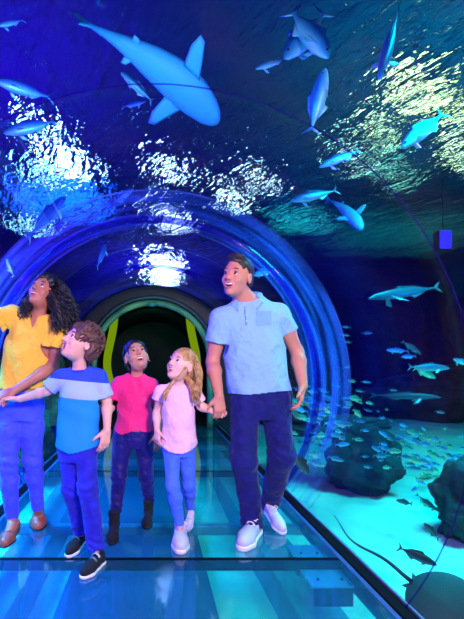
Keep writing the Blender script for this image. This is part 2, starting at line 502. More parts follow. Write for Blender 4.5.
mb.build('keystone_lamp', pmat('teal dome', (60, 150, 130), .3), pt)
M_YG = emat('yellow green light strip', (150, 190, 20), .55)
M_GR = emat('green light strip', (20, 120, 30), .5)
for s, lab in ((-1, 'wavy yellow green glowing strip at the left inside the dark far doorway'), (1, 'wavy yellow green glowing strip at the right inside the dark far doorway')):
    pts = []
    for i in range(25):
        f = i/24; z = 2.20-f*1.75; pts.append((s*(.80+.14*math.sin(f*3.2)-.05*math.sin(f*6.4)), 8.6, z))
    mb = MB(); mb.tube(pts, [.05]+[.085]*20+[.08, .07, .05, .02], 10, flat=1); o = mb.build('light_strip', M_YG); tag(o, lab, 'light', 'glowing strips beyond the portal')
# corridor beyond
mb = MB()
V, F = shell(1.5, 1.6, TY1+.25, 13, 3)
mb.add(V, F); o = mb.build('ceiling', M_DARK); struct(o)
mb = MB(); mb.box((-1.6, TY1+.02, -.06), (1.6, 13, 0)); o = mb.build('floor', M_DARK, smooth=False); struct(o)
mb = MB(); mb.box((-1.8, 13, -.2), (1.8, 13.1, 2.8)); o = mb.build('wall_back', pmat('dark teal end wall', (14, 40, 48), .7, noise=(2, .5)), smooth=False); struct(o)

# ============================================================ tank
def grid(name, x0, x1, y0, y1, nx, ny, zf, mat):
    xs = np.linspace(x0, x1, nx+1); yy = np.linspace(y0, y1, ny+1)
    V = [(x, y, zf(x, y)) for y in yy for x in xs]
    Q = [(j*(nx+1)+i, j*(nx+1)+i+1, (j+1)*(nx+1)+i+1, (j+1)*(nx+1)+i) for j in range(ny) for i in range(nx)]
    return link(name, mesh_np(name, V, Q), mat)
def fbm(x, y, s, z=0): return mnoise.fractal(Vector((x*s, y*s, z)), 1.0, 2.0, 3)
M_SAND = pmat('pale aquarium sand', (205, 225, 205), .85, noise=(1.6, .25), rgb2=(150, 190, 190), bump=(30, .4, .02))
o = grid('sand_bed', -10.9, 13.6, -3.9, 23.6, 120, 130, lambda x, y: SAND+.07*fbm(x, y, .5)+.02*fbm(x*.4, y*1.5, 2.5), M_SAND)
tag(o, 'pale rippled sand covering the bottom of the tank', 'sand', kind='stuff')

def rockface(name, pts, z0, z1, mat, amp=.6, label=None):
    V = []; Q = []; nz = 26; m = len(pts)
    for j in range(nz+1):
        for i, p in enumerate(pts):
            z = z0+(z1-z0)*j/nz; n1 = mnoise.fractal(Vector((p[0]*.5, p[1]*.5, z*.5)), 1, 2, 4); n2 = mnoise.fractal(Vector((p[0]*.5+9, p[1]*.5, z*.5)), 1, 2, 4)
            V.append((p[0]+amp*n1, p[1]+amp*n2, z))
    for j in range(nz):
        for i in range(m-1): Q.append((j*m+i, j*m+i+1, (j+1)*m+i+1, (j+1)*m+i))
    return link(name, mesh_np(name, V, Q), mat)
def lerp_pts(a, b, n): return [(a[0]+(b[0]-a[0])*i/n, a[1]+(b[1]-a[1])*i/n) for i in range(n)]
M_ROCKW = pmat('dark blue tank wall', (22, 34, 80), .9, noise=(.7, .6), bump=(4, .6, .1))
P = lerp_pts((-10, -4), (-10, 20), 60)+lerp_pts((-10, 20), (-3, 23), 20)+lerp_pts((-3, 23), (13, 22), 40)+lerp_pts((13, 22), (13, -4), 60)+[(13, -4)]
o = rockface('wall_tank', P, SAND-.4, SURF+.4, M_ROCKW, .7); struct(o)
mb = MB(); mb.box((-11, -4.3, -1.2), (14, -4.0, 8.2)); o = mb.build('wall_rear', M_DARK, smooth=False); struct(o)
mb = MB()
for lo, hi in (((-11, -4, SURF), (-10.7, 24, 8.2)), ((13.7, -4, SURF), (14, 24, 8.2)), ((-11, 23.7, SURF), (14, 24, 8.2))): mb.box(lo, hi)
o = mb.build('wall_hall', pmat('hall wall', (40, 45, 90), .8), smooth=False); struct(o)
mb = MB(); mb.box((-11, -4, 8.2), (14, 24, 8.4)); o = mb.build('ceiling', pmat('hall ceiling', (70, 75, 120), .8, noise=(.4, .3)), smooth=False); struct(o)

# water surface seen from beneath
def water_mat():
    m, nt, out = new_mat('rippling water surface'); N = nt.nodes.new; L = nt.links.new
    tc = N('ShaderNodeTexCoord')
    mr = N('ShaderNodeMapping'); mr.inputs['Rotation'].default_value = (0, 0, math.radians(-115)); L(tc.outputs['Object'], mr.inputs[0])
    mp = N('ShaderNodeMapping'); mp.inputs['Scale'].default_value = (1.0, 2.4, 1); L(mr.outputs[0], mp.inputs[0])
    n1 = N('ShaderNodeTexNoise'); n1.inputs['Scale'].default_value = 1.5; n1.inputs['Detail'].default_value = 3; n1.inputs['Distortion'].default_value = .6
    L(mp.outputs[0], n1.inputs['Vector'])
    n2 = N('ShaderNodeTexNoise'); n2.inputs['Scale'].default_value = 6; n2.inputs['Detail'].default_value = 2; n2.inputs['Distortion'].default_value = .4
    L(mp.outputs[0], n2.inputs['Vector'])
    ad = N('ShaderNodeMath'); ad.operation = 'MULTIPLY_ADD'; ad.inputs[1].default_value = .28
    L(n2.outputs[0], ad.inputs[0]); L(n1.outputs[0], ad.inputs[2])
    b = N('ShaderNodeBump'); b.inputs['Strength'].default_value = 1; b.inputs['Distance'].default_value = .145
    L(ad.outputs[0], b.inputs['Height'])
    rf = N('ShaderNodeBsdfRefraction'); rf.inputs['IOR'].default_value = 1.22; rf.inputs['Roughness'].default_value = .0
    rf.inputs[0].default_value = (*lin((215, 240, 255)), 1)
    gl = N('ShaderNodeBsdfGlossy'); gl.inputs['Roughness'].default_value = .04; gl.inputs[0].default_value = (*lin((190, 235, 235)), 1)
    L(b.outputs[0], rf.inputs['Normal']); L(b.outputs[0], gl.inputs['Normal'])
    lw = N('ShaderNodeLayerWeight'); lw.inputs[0].default_value = .35; L(b.outputs[0], lw.inputs['Normal'])
    mx = N('ShaderNodeMixShader'); L(lw.outputs['Fresnel'], mx.inputs[0]); L(rf.outputs[0], mx.inputs[1]); L(gl.outputs[0], mx.inputs[2])
    L(mx.outputs[0], out.inputs[0]); return m
# normals point down into the water so that leaving rays bend as from inside
o = grid('water_surface', -11, 14, -4, 24, 160, 170, lambda x, y: SURF+.05*fbm(x, y*1.6, .7, 3), water_mat())
o.data.flip_normals(); 
tag(o, 'rippling water surface overhead, seen from below', 'water', kind='stuff')

# lamps of the hall above the tank
def lamp(px, py, z, w, l, col, st, label):
    Y = FPX*(z-CAMH)/(VY-py); x = (px-VX)*Y/FPX
    t = thing('hall_lamp', label, 'lamp', (x, Y, z))
    mb = MB(); mb.box((x-w/2, Y-l/2, z), (x+w/2, Y+l/2, z+.05)); mb.build('diffuser', emat('lamp glow %d %d' % (px, py), col, st), t, False)
    mb = MB(); mb.box((x-w/2-.06, Y-l/2-.06, z+.05), (x+w/2+.06, Y+l/2+.06, z+.2), .02); mb.build('housing', M_DARK, t, False)
# ============================================================ lamps above the water
G = 'lamps above the tank'
def lamps():
    spec = [
     (166, 232, 7.6, .34, 4.6, (215, 225, 255), 75, 'long white lamp above the water, seen as a bright column over the portal'),
     (172, 172, 7.6, .5, 1.0, (205, 215, 255), 16, 'white lamp above the water, between the portal column and the large shark'),
     (168, 118, 7.6, .3, .5, (215, 240, 255), 24, 'white lamp above the water just under the large shark'),
     (232, 148, 7.6, .24, .6, (225, 255, 235), 24, 'small white lamp above the water right of the large shark'),
     (262, 130, 7.6, .2, .4, (225, 255, 235), 20, 'smallest white lamp above the water, right of the large shark'),
     (70, 112, 7.6, .35, .9, (190, 240, 255), 34, 'cool white lamp above the water, upper left of the photo'),
     (42, 72, 7.6, .30, .35, (190, 240, 255), 22, 'dim cool white lamp above the water, topmost at the left'),
     (42, 120, 7.6, .22, .6, (150, 230, 255), 20, 'cool white lamp above the water, nearest the left fish'),
     (30, 176, 7.6, .5, .5, (150, 220, 255), 14, 'white lamp above the water at the far left'),
     (60, 150, 7.6, 2.4, 2.0, (20, 100, 255), 5, 'broad blue lamp above the water at the left'),
     (462, 92, 7.6, .45, .4, (225, 255, 170), 8, 'pale lamp above the water at the right edge'),
     (404, 22, 7.6, .35, .35, (235, 255, 160), 8, 'small yellowish lamp above the water at the top right'),
     (352, 98, 7.6, .25, .3, (190, 255, 210), 6, 'small green white lamp above the water, right of the crossing fish'),
     (444, 36, 7.6, .5, .45, (235, 255, 150), 7, 'yellowish white lamp above the water at the upper right corner'),
     (382, 72, 7.6, .4, .4, (220, 255, 170), 6, 'greenish white lamp above the water left of the corner lamp'),
     (395, 115, 7.6, .6, .5, (150, 255, 200), 2.5, 'pale green lamp above the water at the right'),
     (300, 172, 7.6, 1.6, 1.0, (30, 230, 210), 1.6, 'teal lamp above the water right of the man'),
     (400, 185, 7.6, 4.5, 3.0, (0, 150, 140), .55, 'very broad dim teal glow panel added above the water at the far right'),  # unseen emitter added to streak the ripples teal
    ]
    for a in spec: lamp(*a)
lamps()
# coloured flood lights over and in the tank
area('flood_violet', (-3.5, 8, 5.0), (-3.5, 8, 9), 3.0, (90, 0, 255), 430)
area('flood_violet_front', (.3, 3, 5.0), (.3, 3, 9), 2.0, (70, 0, 255), 130)
area('flood_teal', (6, 8, 5.0), (6, 8, 9), 3.0, (0, 170, 150), 600)
area('tank_teal', (3.6, 3.2, 4.4), (3.4, 3.6, -.6), 2.2, (0, 215, 215), 430, spread=110)
area('tank_teal_far', (6.5, 7, 4.4), (6, 7.5, -.6), 2.0, (0, 200, 200), 130, spread=110)
area('tank_cyan_left', (-3.6, 2.6, 4.4), (-2.7, 3.4, -.6), 1.4, (0, 170, 255), 750, spread=70)
spot('tank_violet', (-4.5, 9, 4.2), (-1, 8, 0), (60, 10, 255), 900, 120)
spot('tank_blue_right', (8, 14, 4.2), (6, 16, 0), (20, 40, 255), 500, 130)
area('under_walk', (.45, 3.6, -.14), (.45, 3.6, -1), 1.1, (0, 210, 180), 24, sy=5.0)  # unseen panels added to brighten what lies below the glass
area('under_walk_left', (-.5, 3.6, -.14), (-.5, 3.6, -1), .9, (0, 100, 255), 40, sy=5.0)
area('flood_violet_far', (0, 17, 5.2), (0, 23.5, 6.8), 3.0, (70, 15, 255), 1500)  # added to tint the far hall wall and ripples violet
area('tank_violet_far', (0, 11, 4.2), (0, 20, 0), 2.5, (70, 10, 255), 700)  # added underwater light to lift the dark area round the portal
spot('violet_ring', (-2.4, 3.4, 2.8), (0, 3.5, 1.6), (120, 20, 255), 380, 120)  # unseen spots added to colour the reflection streaks; no ring lamp there
spot('violet_ring_right', (2.6, 3.6, 3.2), (0, 3.5, 1.8), (70, 40, 255), 120, 120)
spot('shark_fill', (-.1, 1.7, 2.62), (.0, 3.1, 3.2), (0, 190, 255), 130, 120, rad=.06)  # unseen spot added to brighten the belly of the shark
# light on the visitors
area('visitor_light', (.75, -.5, 2.05), (-.1, 2.5, 1.0), .45, (255, 222, 240), 135)
area('visitor_fill', (-.8, -.9, 1.3), (-.1, 2.5, .9), .6, (200, 150, 255), 26)
spot('visitor_violet_left', (-1.9, .4, 2.3), (-.2, 2.6, 1.1), (130, 60, 255), 160, 70, rad=.1)
spot('visitor_blue_low', (.2, -.6, .25), (.2, 2.5, .3), (40, 60, 255), 110, 100, rad=.2)
spot('rim_left', (-3.0, 4.6, 1.9), (-.2, 2.6, 1.2), (40, 60, 255), 260, 60, rad=.05)  # out-of-view spots added for blue rims on hair and shoulders
spot('rim_right', (4.4, 4.4, 2.0), (.4, 2.6, 1.2), (30, 120, 255), 300, 60, rad=.05)
area('portal_fill', (0, 5.6, 2.25), (0, 7.2, 1.6), .3, (120, 255, 120), 3.5)  # unseen fill added to bring out the green arch
spot('corridor_fill', (0, 9.4, 2.2), (0, 12.5, 1.2), (60, 255, 180), 30, 120, rad=.1)  # unseen fill added to lift the black corridor
# ============================================================ people: shared sculpting
def bounds(pts, m):
    P = np.array(pts); return P.min(0)-m, P.max(0)+m
def rot(v, axis, a):
    axis = nrm(axis); v = np.asarray(v, float)
    return v*math.cos(a)+np.cross(axis, v)*math.sin(a)+axis*np.dot(axis, v)*(1-math.cos(a))
def hand(F, w, d, n, t, s=1.0, curl=.5, spread=.0, thumb=.6, k=.006):
    """w wrist, d towards the fingers, n the way the palm faces, t the thumb's side"""
    w = np.asarray(w, float); d = nrm(d); n = nrm(np.asarray(n)-d*np.dot(n, d)); t0 = np.asarray(t, float)
    t = nrm(np.cross(d, n)); t = t if np.dot(t, t0) > 0 else -t
    offs = [.030, .0105, -.009, -.028]; lens = [.92, 1.0, .94, .74]; kn = [.088, .092, .087, .080]
    for i in range(4):
        K = w+(d*kn[i]+t*offs[i])*s
        F.cone(w+(t*offs[i]*.55+d*.01)*s, K, .0150*s, .0125*s, .014*s)
        dd = rot(d, t, 0) if 0 else nrm(d+t*spread*(1.5-i)*.12)
        p = K; a = curl*(1+.08*i)
        ax = np.cross(dd, n)
        for j, (L, r0, r1, b) in enumerate(((.043, .0105, .0095, .75), (.027, .0095, .0085, 1.1), (.021, .0085, .0068, .8))):
            dd = rot(dd, ax, a*b); q = p+dd*L*lens[i]*s
            F.cone(p, q, r0*s, r1*s, k*s*.5); p = q
    F.ell(w+(d*.048+n*.008)*s, (np.array([.036, .046, .014]))*s, np.stack([t, d, n], 1), .012*s)
    b = w+(d*.022+t*.026+n*.006)*s
    td = nrm(t*.75+d*.65+n*.25*thumb); q = b+td*.038*s
    F.cone(b, q, .0165*s, .0120*s, .012*s)
    td2 = nrm(rot(td, np.cross(td, nrm(d+n*.6)), thumb*.5)); q2 = q+td2*.030*s; F.cone(q, q2, .0115*s, .010*s, .004*s)
    td3 = nrm(rot(td2, np.cross(td2, nrm(d+n)), thumb*.4)); F.cone(q2, q2+td3*.020*s, .010*s, .0078*s, .004*s)
def arm(F, S_, E, Wr, r=(.050, .040, .043, .027), k=.02):
    S_, E, Wr = map(np.asarray, (S_, E, Wr)); m = E+(Wr-E)*.28; u = S_+(E-S_)*.45
    F.cone(S_, u, r[0], r[0]*.98, k); F.cone(u, E, r[0]*.95, r[1]*.95, k)
    F.cone(E, m, r[1]*.98, r[2], k); F.cone(m, Wr, r[2], r[3], k)
class Head:
    def __init__(s, c, fwd, up, sc): s.c = np.asarray(c, float); s.R = frame(fwd, up); s.s = sc
    def p(s, x, y, z): return s.c+s.R@(np.array([x, y, z])*s.s)
    def sculpt(s, F, mouth=(.022, .010), child=0, mz=-.060):
        q = s.s; R = s.R
        e = lambda c, r, k, mode='+': F.ell(s.p(*c), np.array(r)*q, R, k*q, mode)
        e((0, -.012, .035), (.077, .098, .087), 0)
        e((0, .028, -.025), (.061 if not child else .064, .063, .080), .03)
        e((0, .036, -.074), (.046, .046, .038), .025)
        e((0, .074, -.100 if not child else -.094), (.019, .016, .015), .02)
        F.cone(s.p(-.034, .080, .027), s.p(.034, .080, .027), .0115*q, .0115*q, .016*q)
        for sx in (-1, 1):
            e((sx*.040, .066, -.028), (.021, .018, .020), .022)
            e((sx*.030, .105, .007), (.0165, .017, .0115), .009, '-')
            e((sx*.030, .0745, .007), (.0155, .0155, .0135), .004)
            e((sx*.0115, .100, -.027), (.008, .009, .007), .008)
            e((sx*.079, -.004, -.006), (.0095, .019, .031), .006)
            e((sx*.087, -.001, -.004), (.006, .010, .018), .005, '-')
        F.cone(s.p(0, .088, .020), s.p(0, .110, -.023), .0070*q, .0115*q, .010*q)
        e((0, .088, mz), (.027, .012, .020), .012)
        e((0, .104, mz), (mouth[0], .024, mouth[1]), .004, '-')
    def features(s, par, skin_lip, hairc, mouth=(.022, .010), mz=-.060, teeth=True, gaze=(0, 1, .1), brow_lift=0, iris=None):
        q = s.s; hb = s
        for sx in (-1, 1):                                         # eyeballs with iris and pupil
            c = s.p(sx*.030, .0786, .007); g = nrm(s.R@np.array(gaze)); A = frame(g, s.R[:, 2])
            r = .0125*q; V = []; Q = []; mats = []
            nr, nc = 12, 16
            for i in range(nr+1):
                th = math.pi*i/nr
                for j in range(nc):
                    ph = 2*math.pi*j/nc; V.append(c+A@np.array([math.sin(th)*math.cos(ph), math.cos(th), math.sin(th)*math.sin(ph)])*r)
            for i in range(nr):
                for j in range(nc):
                    Q.append((i*nc+j, (i+1)*nc+j, (i+1)*nc+(j+1) % nc, i*nc+(j+1) % nc)); mats.append(2 if i < 1 else 1 if i < 3 else 0)
            mb = MB(); mb.add(V, Q); o = mb.build('eye', [M_EYEW, iris or M_IRIS, M_PUPIL], par); o.data.polygons.foreach_set('material_index', mats)
            # lashes / upper lid line
            mb = MB(); mb.tube([s.p(sx*.030+dx, .0905-abs(dx)*.35, .0175-dx*dx*22) for dx in np.linspace(-.014, .014, 7)], [.0012*q]+[.0022*q]*5+[.0012*q], 6)
            mb.build('eyelashes', M_LASH, par)
            mb = MB(); mb.tube([s.p(sx*(.030+dx), .0960-abs(dx)*.55, .034+brow_lift-(dx-.002)**2*18) for dx in np.linspace(-.019, .019, 8)], [.0018*q]+[.0035*q]*6+[.0016*q], 6, flat=.8)
            mb.build('eyebrow', hairc, par)
        mb = MB(); w, h = mouth                                    # lips round the open mouth
        N = 22; pts = []
        for i in range(N+1):
            a = 2*math.pi*i/N; x = (w+.003)*math.cos(a); z = (h+.003)*math.sin(a)
            pts.append(s.p(x, .0985-abs(x)**2*22, mz+z+abs(x)*.26-.003))
        mb.tube(pts, [.0030*q*(1.15 if (i/N) > .5 else .8) for i in range(N+1)], 7, cap=False); mb.build('lips', skin_lip, par)
        F = Field(s.p(0, .085, mz)-.05*q, s.p(0, .085, mz)+.05*q, .0022)
        F.ell(s.p(0, .080, mz), np.array([w*1.04, .0135, h*1.04])*q, s.R, 0); F.obj('mouth', M_MOUTH, par)
        if teeth:
            mb = MB(); pts = [s.p(x, .0965-x*x*26, mz+h*.45+abs(x)*.22-.002) for x in np.linspace(-w*.85, w*.85, 9)]
            mb.tube(pts, [h*.2*q]+[h*.38*q]*7+[h*.2*q], 8, flat=.8); mb.build('teeth', M_TEETH, par)
def hair_cap(H, par, mat, thick=.010, front=.060, length=-.05, noise_=.004, freq=90, vol=(1, 1, 1), name='hair', extra=None, side=.0, h=.004):
    q = H.s; F = Field(H.c-.24*q, H.c+.24*q, h)
    F.ell(H.p(0, -.016, .038), np.array([.077+thick, .098+thick, .087+thick])*q*np.array(vol), H.R, 0)
    F.ell(H.p(0, -.045, -.02), np.array([.070+thick, .062+thick, .075])*q, H.R, .02*q)
    # face opening
    F.ell(H.p(0, .098, front-.105), np.array([.070+side, .088, .105])*q, H.R, .008*q, '-')
    F.ell(H.p(0, .03, -.075), np.array([.12, .070, .075])*q, H.R, .01*q, '-')
    F.cut(H.p(0, -.05, length), -H.R[:, 2])
    for sx in (-1, 1): F.ell(H.p(sx*.088, .004, -.018), np.array([.025, .026, .040])*q, H.R, .006*q, '-')
    for sx in (-1, 1): F.ell(H.p(sx*.088, .040, -.010), np.array([.030, .040, .060])*q, H.R, .006*q, '-')
    if extra: extra(F)
    ph = np.random.rand(6)*6
    F.warp(lambda X, Y, Z: noise_*(np.sin(freq*X+ph[0]+2*np.sin(40*Z+ph[1]))*np.sin(freq*.8*Z+ph[2]+2*np.sin(35*Y))+.6*np.sin(freq*1.3*Y+ph[3]+2*np.sin(50*X))))
    return F.obj(name, mat, par)

def shoe(par, heel, toe, mats, up=(0, 0, 1), style='sneaker', w=1.0, h=.0035, label=None, hgt=1.0):
    heel = np.asarray(heel, float); toe = np.asarray(toe, float); f = nrm(toe-heel); L = np.linalg.norm(toe-heel)
    u = nrm(np.asarray(up)-f*np.dot(up, f)); r = np.cross(f, u)
    P = lambda x, z, y=0: heel+f*x*L+u*z+r*y
    s = L/.29*w; base, solem, lacem = mats
    so = None
    lo, hi = bounds([heel, toe, P(0, .24*s), P(.5, .24*s)], .07)
    def plan(F, z, g, kk=0):
        F.chain([P(.13, z), P(.42, z), P(.70, z), P(.87, z)], [(.036+g)*s, (.035+g)*s, (.046+g)*s, (.034+g)*s], .02)
    F = Field(lo, hi, h)
    if style in ('sneaker', 'boot'):
        plan(F, .034*s, 0)
        F.cone(P(.14, .05*s), P(.17, .088*s*hgt), .036*s, .034*s, .012)
        F.cone(P(.22, .075*s*hgt), P(.62, .045*s), .036*s, .040*s, .015)
        F.cone(P(.62, .042*s), P(.85, .030*s), .036*s, .028*s, .015)
        if style == 'boot':
            F.cone(P(.19, .09*s), P(.19, .20*s), .043*s, .052*s, .02)
            F.warp(lambda X, Y, Z: .002*np.sin(160*Z+4*np.sin(40*X))*np.sin(60*X+50*Y))
            F.cut(P(.19, .20*s), u, .12*s)
        else:
            F.cut(P(.17, .092*s*hgt), u+f*.25, .10*s)
        F.cut(P(.5, .018*s), -u)
        top = F.obj('shoe' if style == 'sneaker' else 'boot', base, par)
        if label: top['label'] = label
        G = Field(lo, hi, h); plan(G, .016*s, .004); G.cut(P(.5, .027*s), u); G.cut(P(.5, .0), -u); G.obj('sole', solem, top)
        if style == 'sneaker' and lacem is not None:
            mb = MB()
            for i in range(5):
                x = .36+.075*i; z = .112-.0125*i
                mb.tube([P(x, (z-.016)*s, -.024*s), P(x+.01, z*s-.001, -.012*s), P(x, z*s, 0), P(x+.01, z*s-.001, .012*s), P(x, (z-.016)*s, .024*s)], .0034*s, 6)
                if i < 4: mb.tube([P(x, (z-.014)*s, -.022*s), P(x+.075, (z-.026)*s, .022*s)], .003*s, 6)
            for sg in (-1, 1):
                mb.tube([P(.36, .110*s, 0), P(.33, .125*s, .016*s*sg), P(.38, .112*s, .034*s*sg), P(.40, .104*s, .018*s*sg), P(.36, .112*s, 0)], .003*s, 6)
            mb.build('laces', lacem, top)
    else:   # ballet flat
        plan(F, .022*s, -.001)
        F.cone(P(.11, .03*s), P(.13, .055*s), .033*s, .030*s, .01)
        F.cone(P(.70, .028*s), P(.86, .022*s), .036*s, .030*s, .01)
        F.ell(P(.40, .070*s), np.array([.037, .100, .044])*s, frame(f, u), .004, '-')
        F.cut(P(.5, .006*s), -u); top = F.obj('shoe', base, par)
        if label: top['label'] = label
        G = Field(lo, hi, h); plan(G, .008*s, .001); G.cut(P(.5, .010*s), u); G.cut(P(.5, 0), -u); G.obj('sole', solem, top)
        mb = MB(); mb.tube([P(.72, .066*s, -.022*s), P(.74, .069*s, 0), P(.72, .066*s, .022*s)], .007*s, 8); mb.build('bow', lacem, top)
    return top
def on_surface(F, px, py, Y):
    for _ in range(4):
        p = W(px, py, Y); i, k = int((p[0]-F.lo[0])/F.h), int((p[2]-F.lo[2])/F.h)
        if not (0 <= i < F.n[0] and 0 <= k < F.n[2]): break
        col = np.where(F.F[i, :, k] < 0)[0]
        if len(col) == 0: break
        Y = F.lo[1]+F.h*col[0]
    return W(px, py, Y)
def folds(F, amp, kx, kz, ph=0, blo=None, bhi=None, fx=1.0):
    amp = amp*1.5
    F.warp(lambda X, Y, Z: amp*(np.sin(kx*X+kz*Z+2.2*np.sin(.45*kz*Z+kx*.3*X+ph)+ph)*.6+np.sin(-kx*.7*X+kz*.6*Z+1.7*np.sin(kx*.5*X+ph*2)+9*Y)*.4), blo, bhi)
def strands(lines, rad, name, mat, par, n=5):
    mb = MB()
    for l in lines:
        m = len(l); mb.tube(l, [rad*(.55+.45*math.sin(math.pi*min(1, (i+.6)/m*1.0)**.6)) if i < m-1 else rad*.25 for i in range(m)], n)
    return mb.build(name, mat, par)

def pf(pr, Lt, ref):
    return [(t*Lt/ref if t > 0 and i < len(pr)-1 else t,)+tuple(r) for i, (t, *r) in enumerate(pr)]
# ---- materials
def skin(name, rgb): return pmat(name, rgb, .48, spec=.4, sss=.06, noise=(14, .10))
SK_MAN = skin('warm tan skin', (208, 142, 116)); SK_WOM = skin('brown skin', (186, 120, 94)); SK_BOY = skin('fair skin', (232, 176, 154))
SK_G1 = skin('olive skin', (208, 142, 116)); SK_G2 = skin('pale skin', (238, 186, 168))
LIP = pmat('lip', (200, 90, 95), .35); LIPM = pmat('soft lip', (190, 105, 100), .4)
M_EYEW = pmat('eye white', (245, 242, 240), .2); M_IRIS = pmat('brown iris', (60, 36, 24), .2); M_PUPIL = pmat('pupil', (5, 5, 5), .1)
M_LASH = pmat('lashes', (15, 10, 10), .6); M_MOUTH = pmat('mouth interior', (90, 20, 25), .5); M_TEETH = pmat('teeth', (250, 248, 240), .25)
H_BLACK = pmat('black hair', (14, 10, 14), .42, spec=.5, bump=(160, .5, .004)); H_BROWN = pmat('dark brown hair', (48, 30, 26), .5, bump=(160, .5, .004))
H_BOY = pmat('brown hair', (88, 56, 48), .5, bump=(160, .5, .004)); H_BLOND = pmat('blond hair', (205, 165, 105), .42, noise=(40, .4), rgb2=(150, 105, 60))
def cloth(name, rgb, rough=.8, **kw):
    kw['bump'] = (10, .7, .05); return pmat(name, rgb, rough, spec=.25, sheen=.1, **kw)
M_DENIM = cloth('dark navy denim', (20, 28, 110), noise=(18, .35), bump=(260, .3, .002))
M_DENIMB = cloth('deep blue denim', (38, 40, 190), noise=(16, .3), bump=(260, .3, .002))
M_DENIMV = cloth('dark violet blue denim', (26, 22, 120), .55, noise=(20, .35), bump=(260, .3, .002))
M_PERI = cloth('periwinkle trousers', (70, 88, 250), .7, bump=(200, .2, .001)); M_LEG = cloth('sky blue leggings', (72, 120, 245), .65, bump=(200, .2, .001))
M_POLO = cloth('light blue pique', (135, 190, 240), .8, bump=(300, .25, .001)); M_POLOD = cloth('light blue pique trim', (120, 176, 232), .8)
M_YEL = cloth('mustard yellow blouse', (252, 200, 62), .75, bump=(60, .2, .002)); M_PINK = cloth('hot pink tee', (250, 48, 130), .8, bump=(200, .2, .001))
M_BLUSH = cloth('pale pink tee', (240, 196, 226), .8, bump=(200, .2, .001))
M_WHITE = pmat('white canvas', (196, 198, 216), .6, bump=(200, .2, .001)); M_WSOLE = pmat('white rubber', (240, 242, 246), .45); M_LACE = pmat('white lace', (250, 250, 252), .7)
M_BSUEDE = pmat('black suede', (10, 9, 16), .9, bump=(150, .4, .002)); M_BSOLE = pmat('black rubber sole', (8, 8, 10), .5)
M_TANL = pmat('tan brown leather', (160, 88, 66), .35); M_SILVER = pmat('silver', (225, 225, 230), .2, 1)
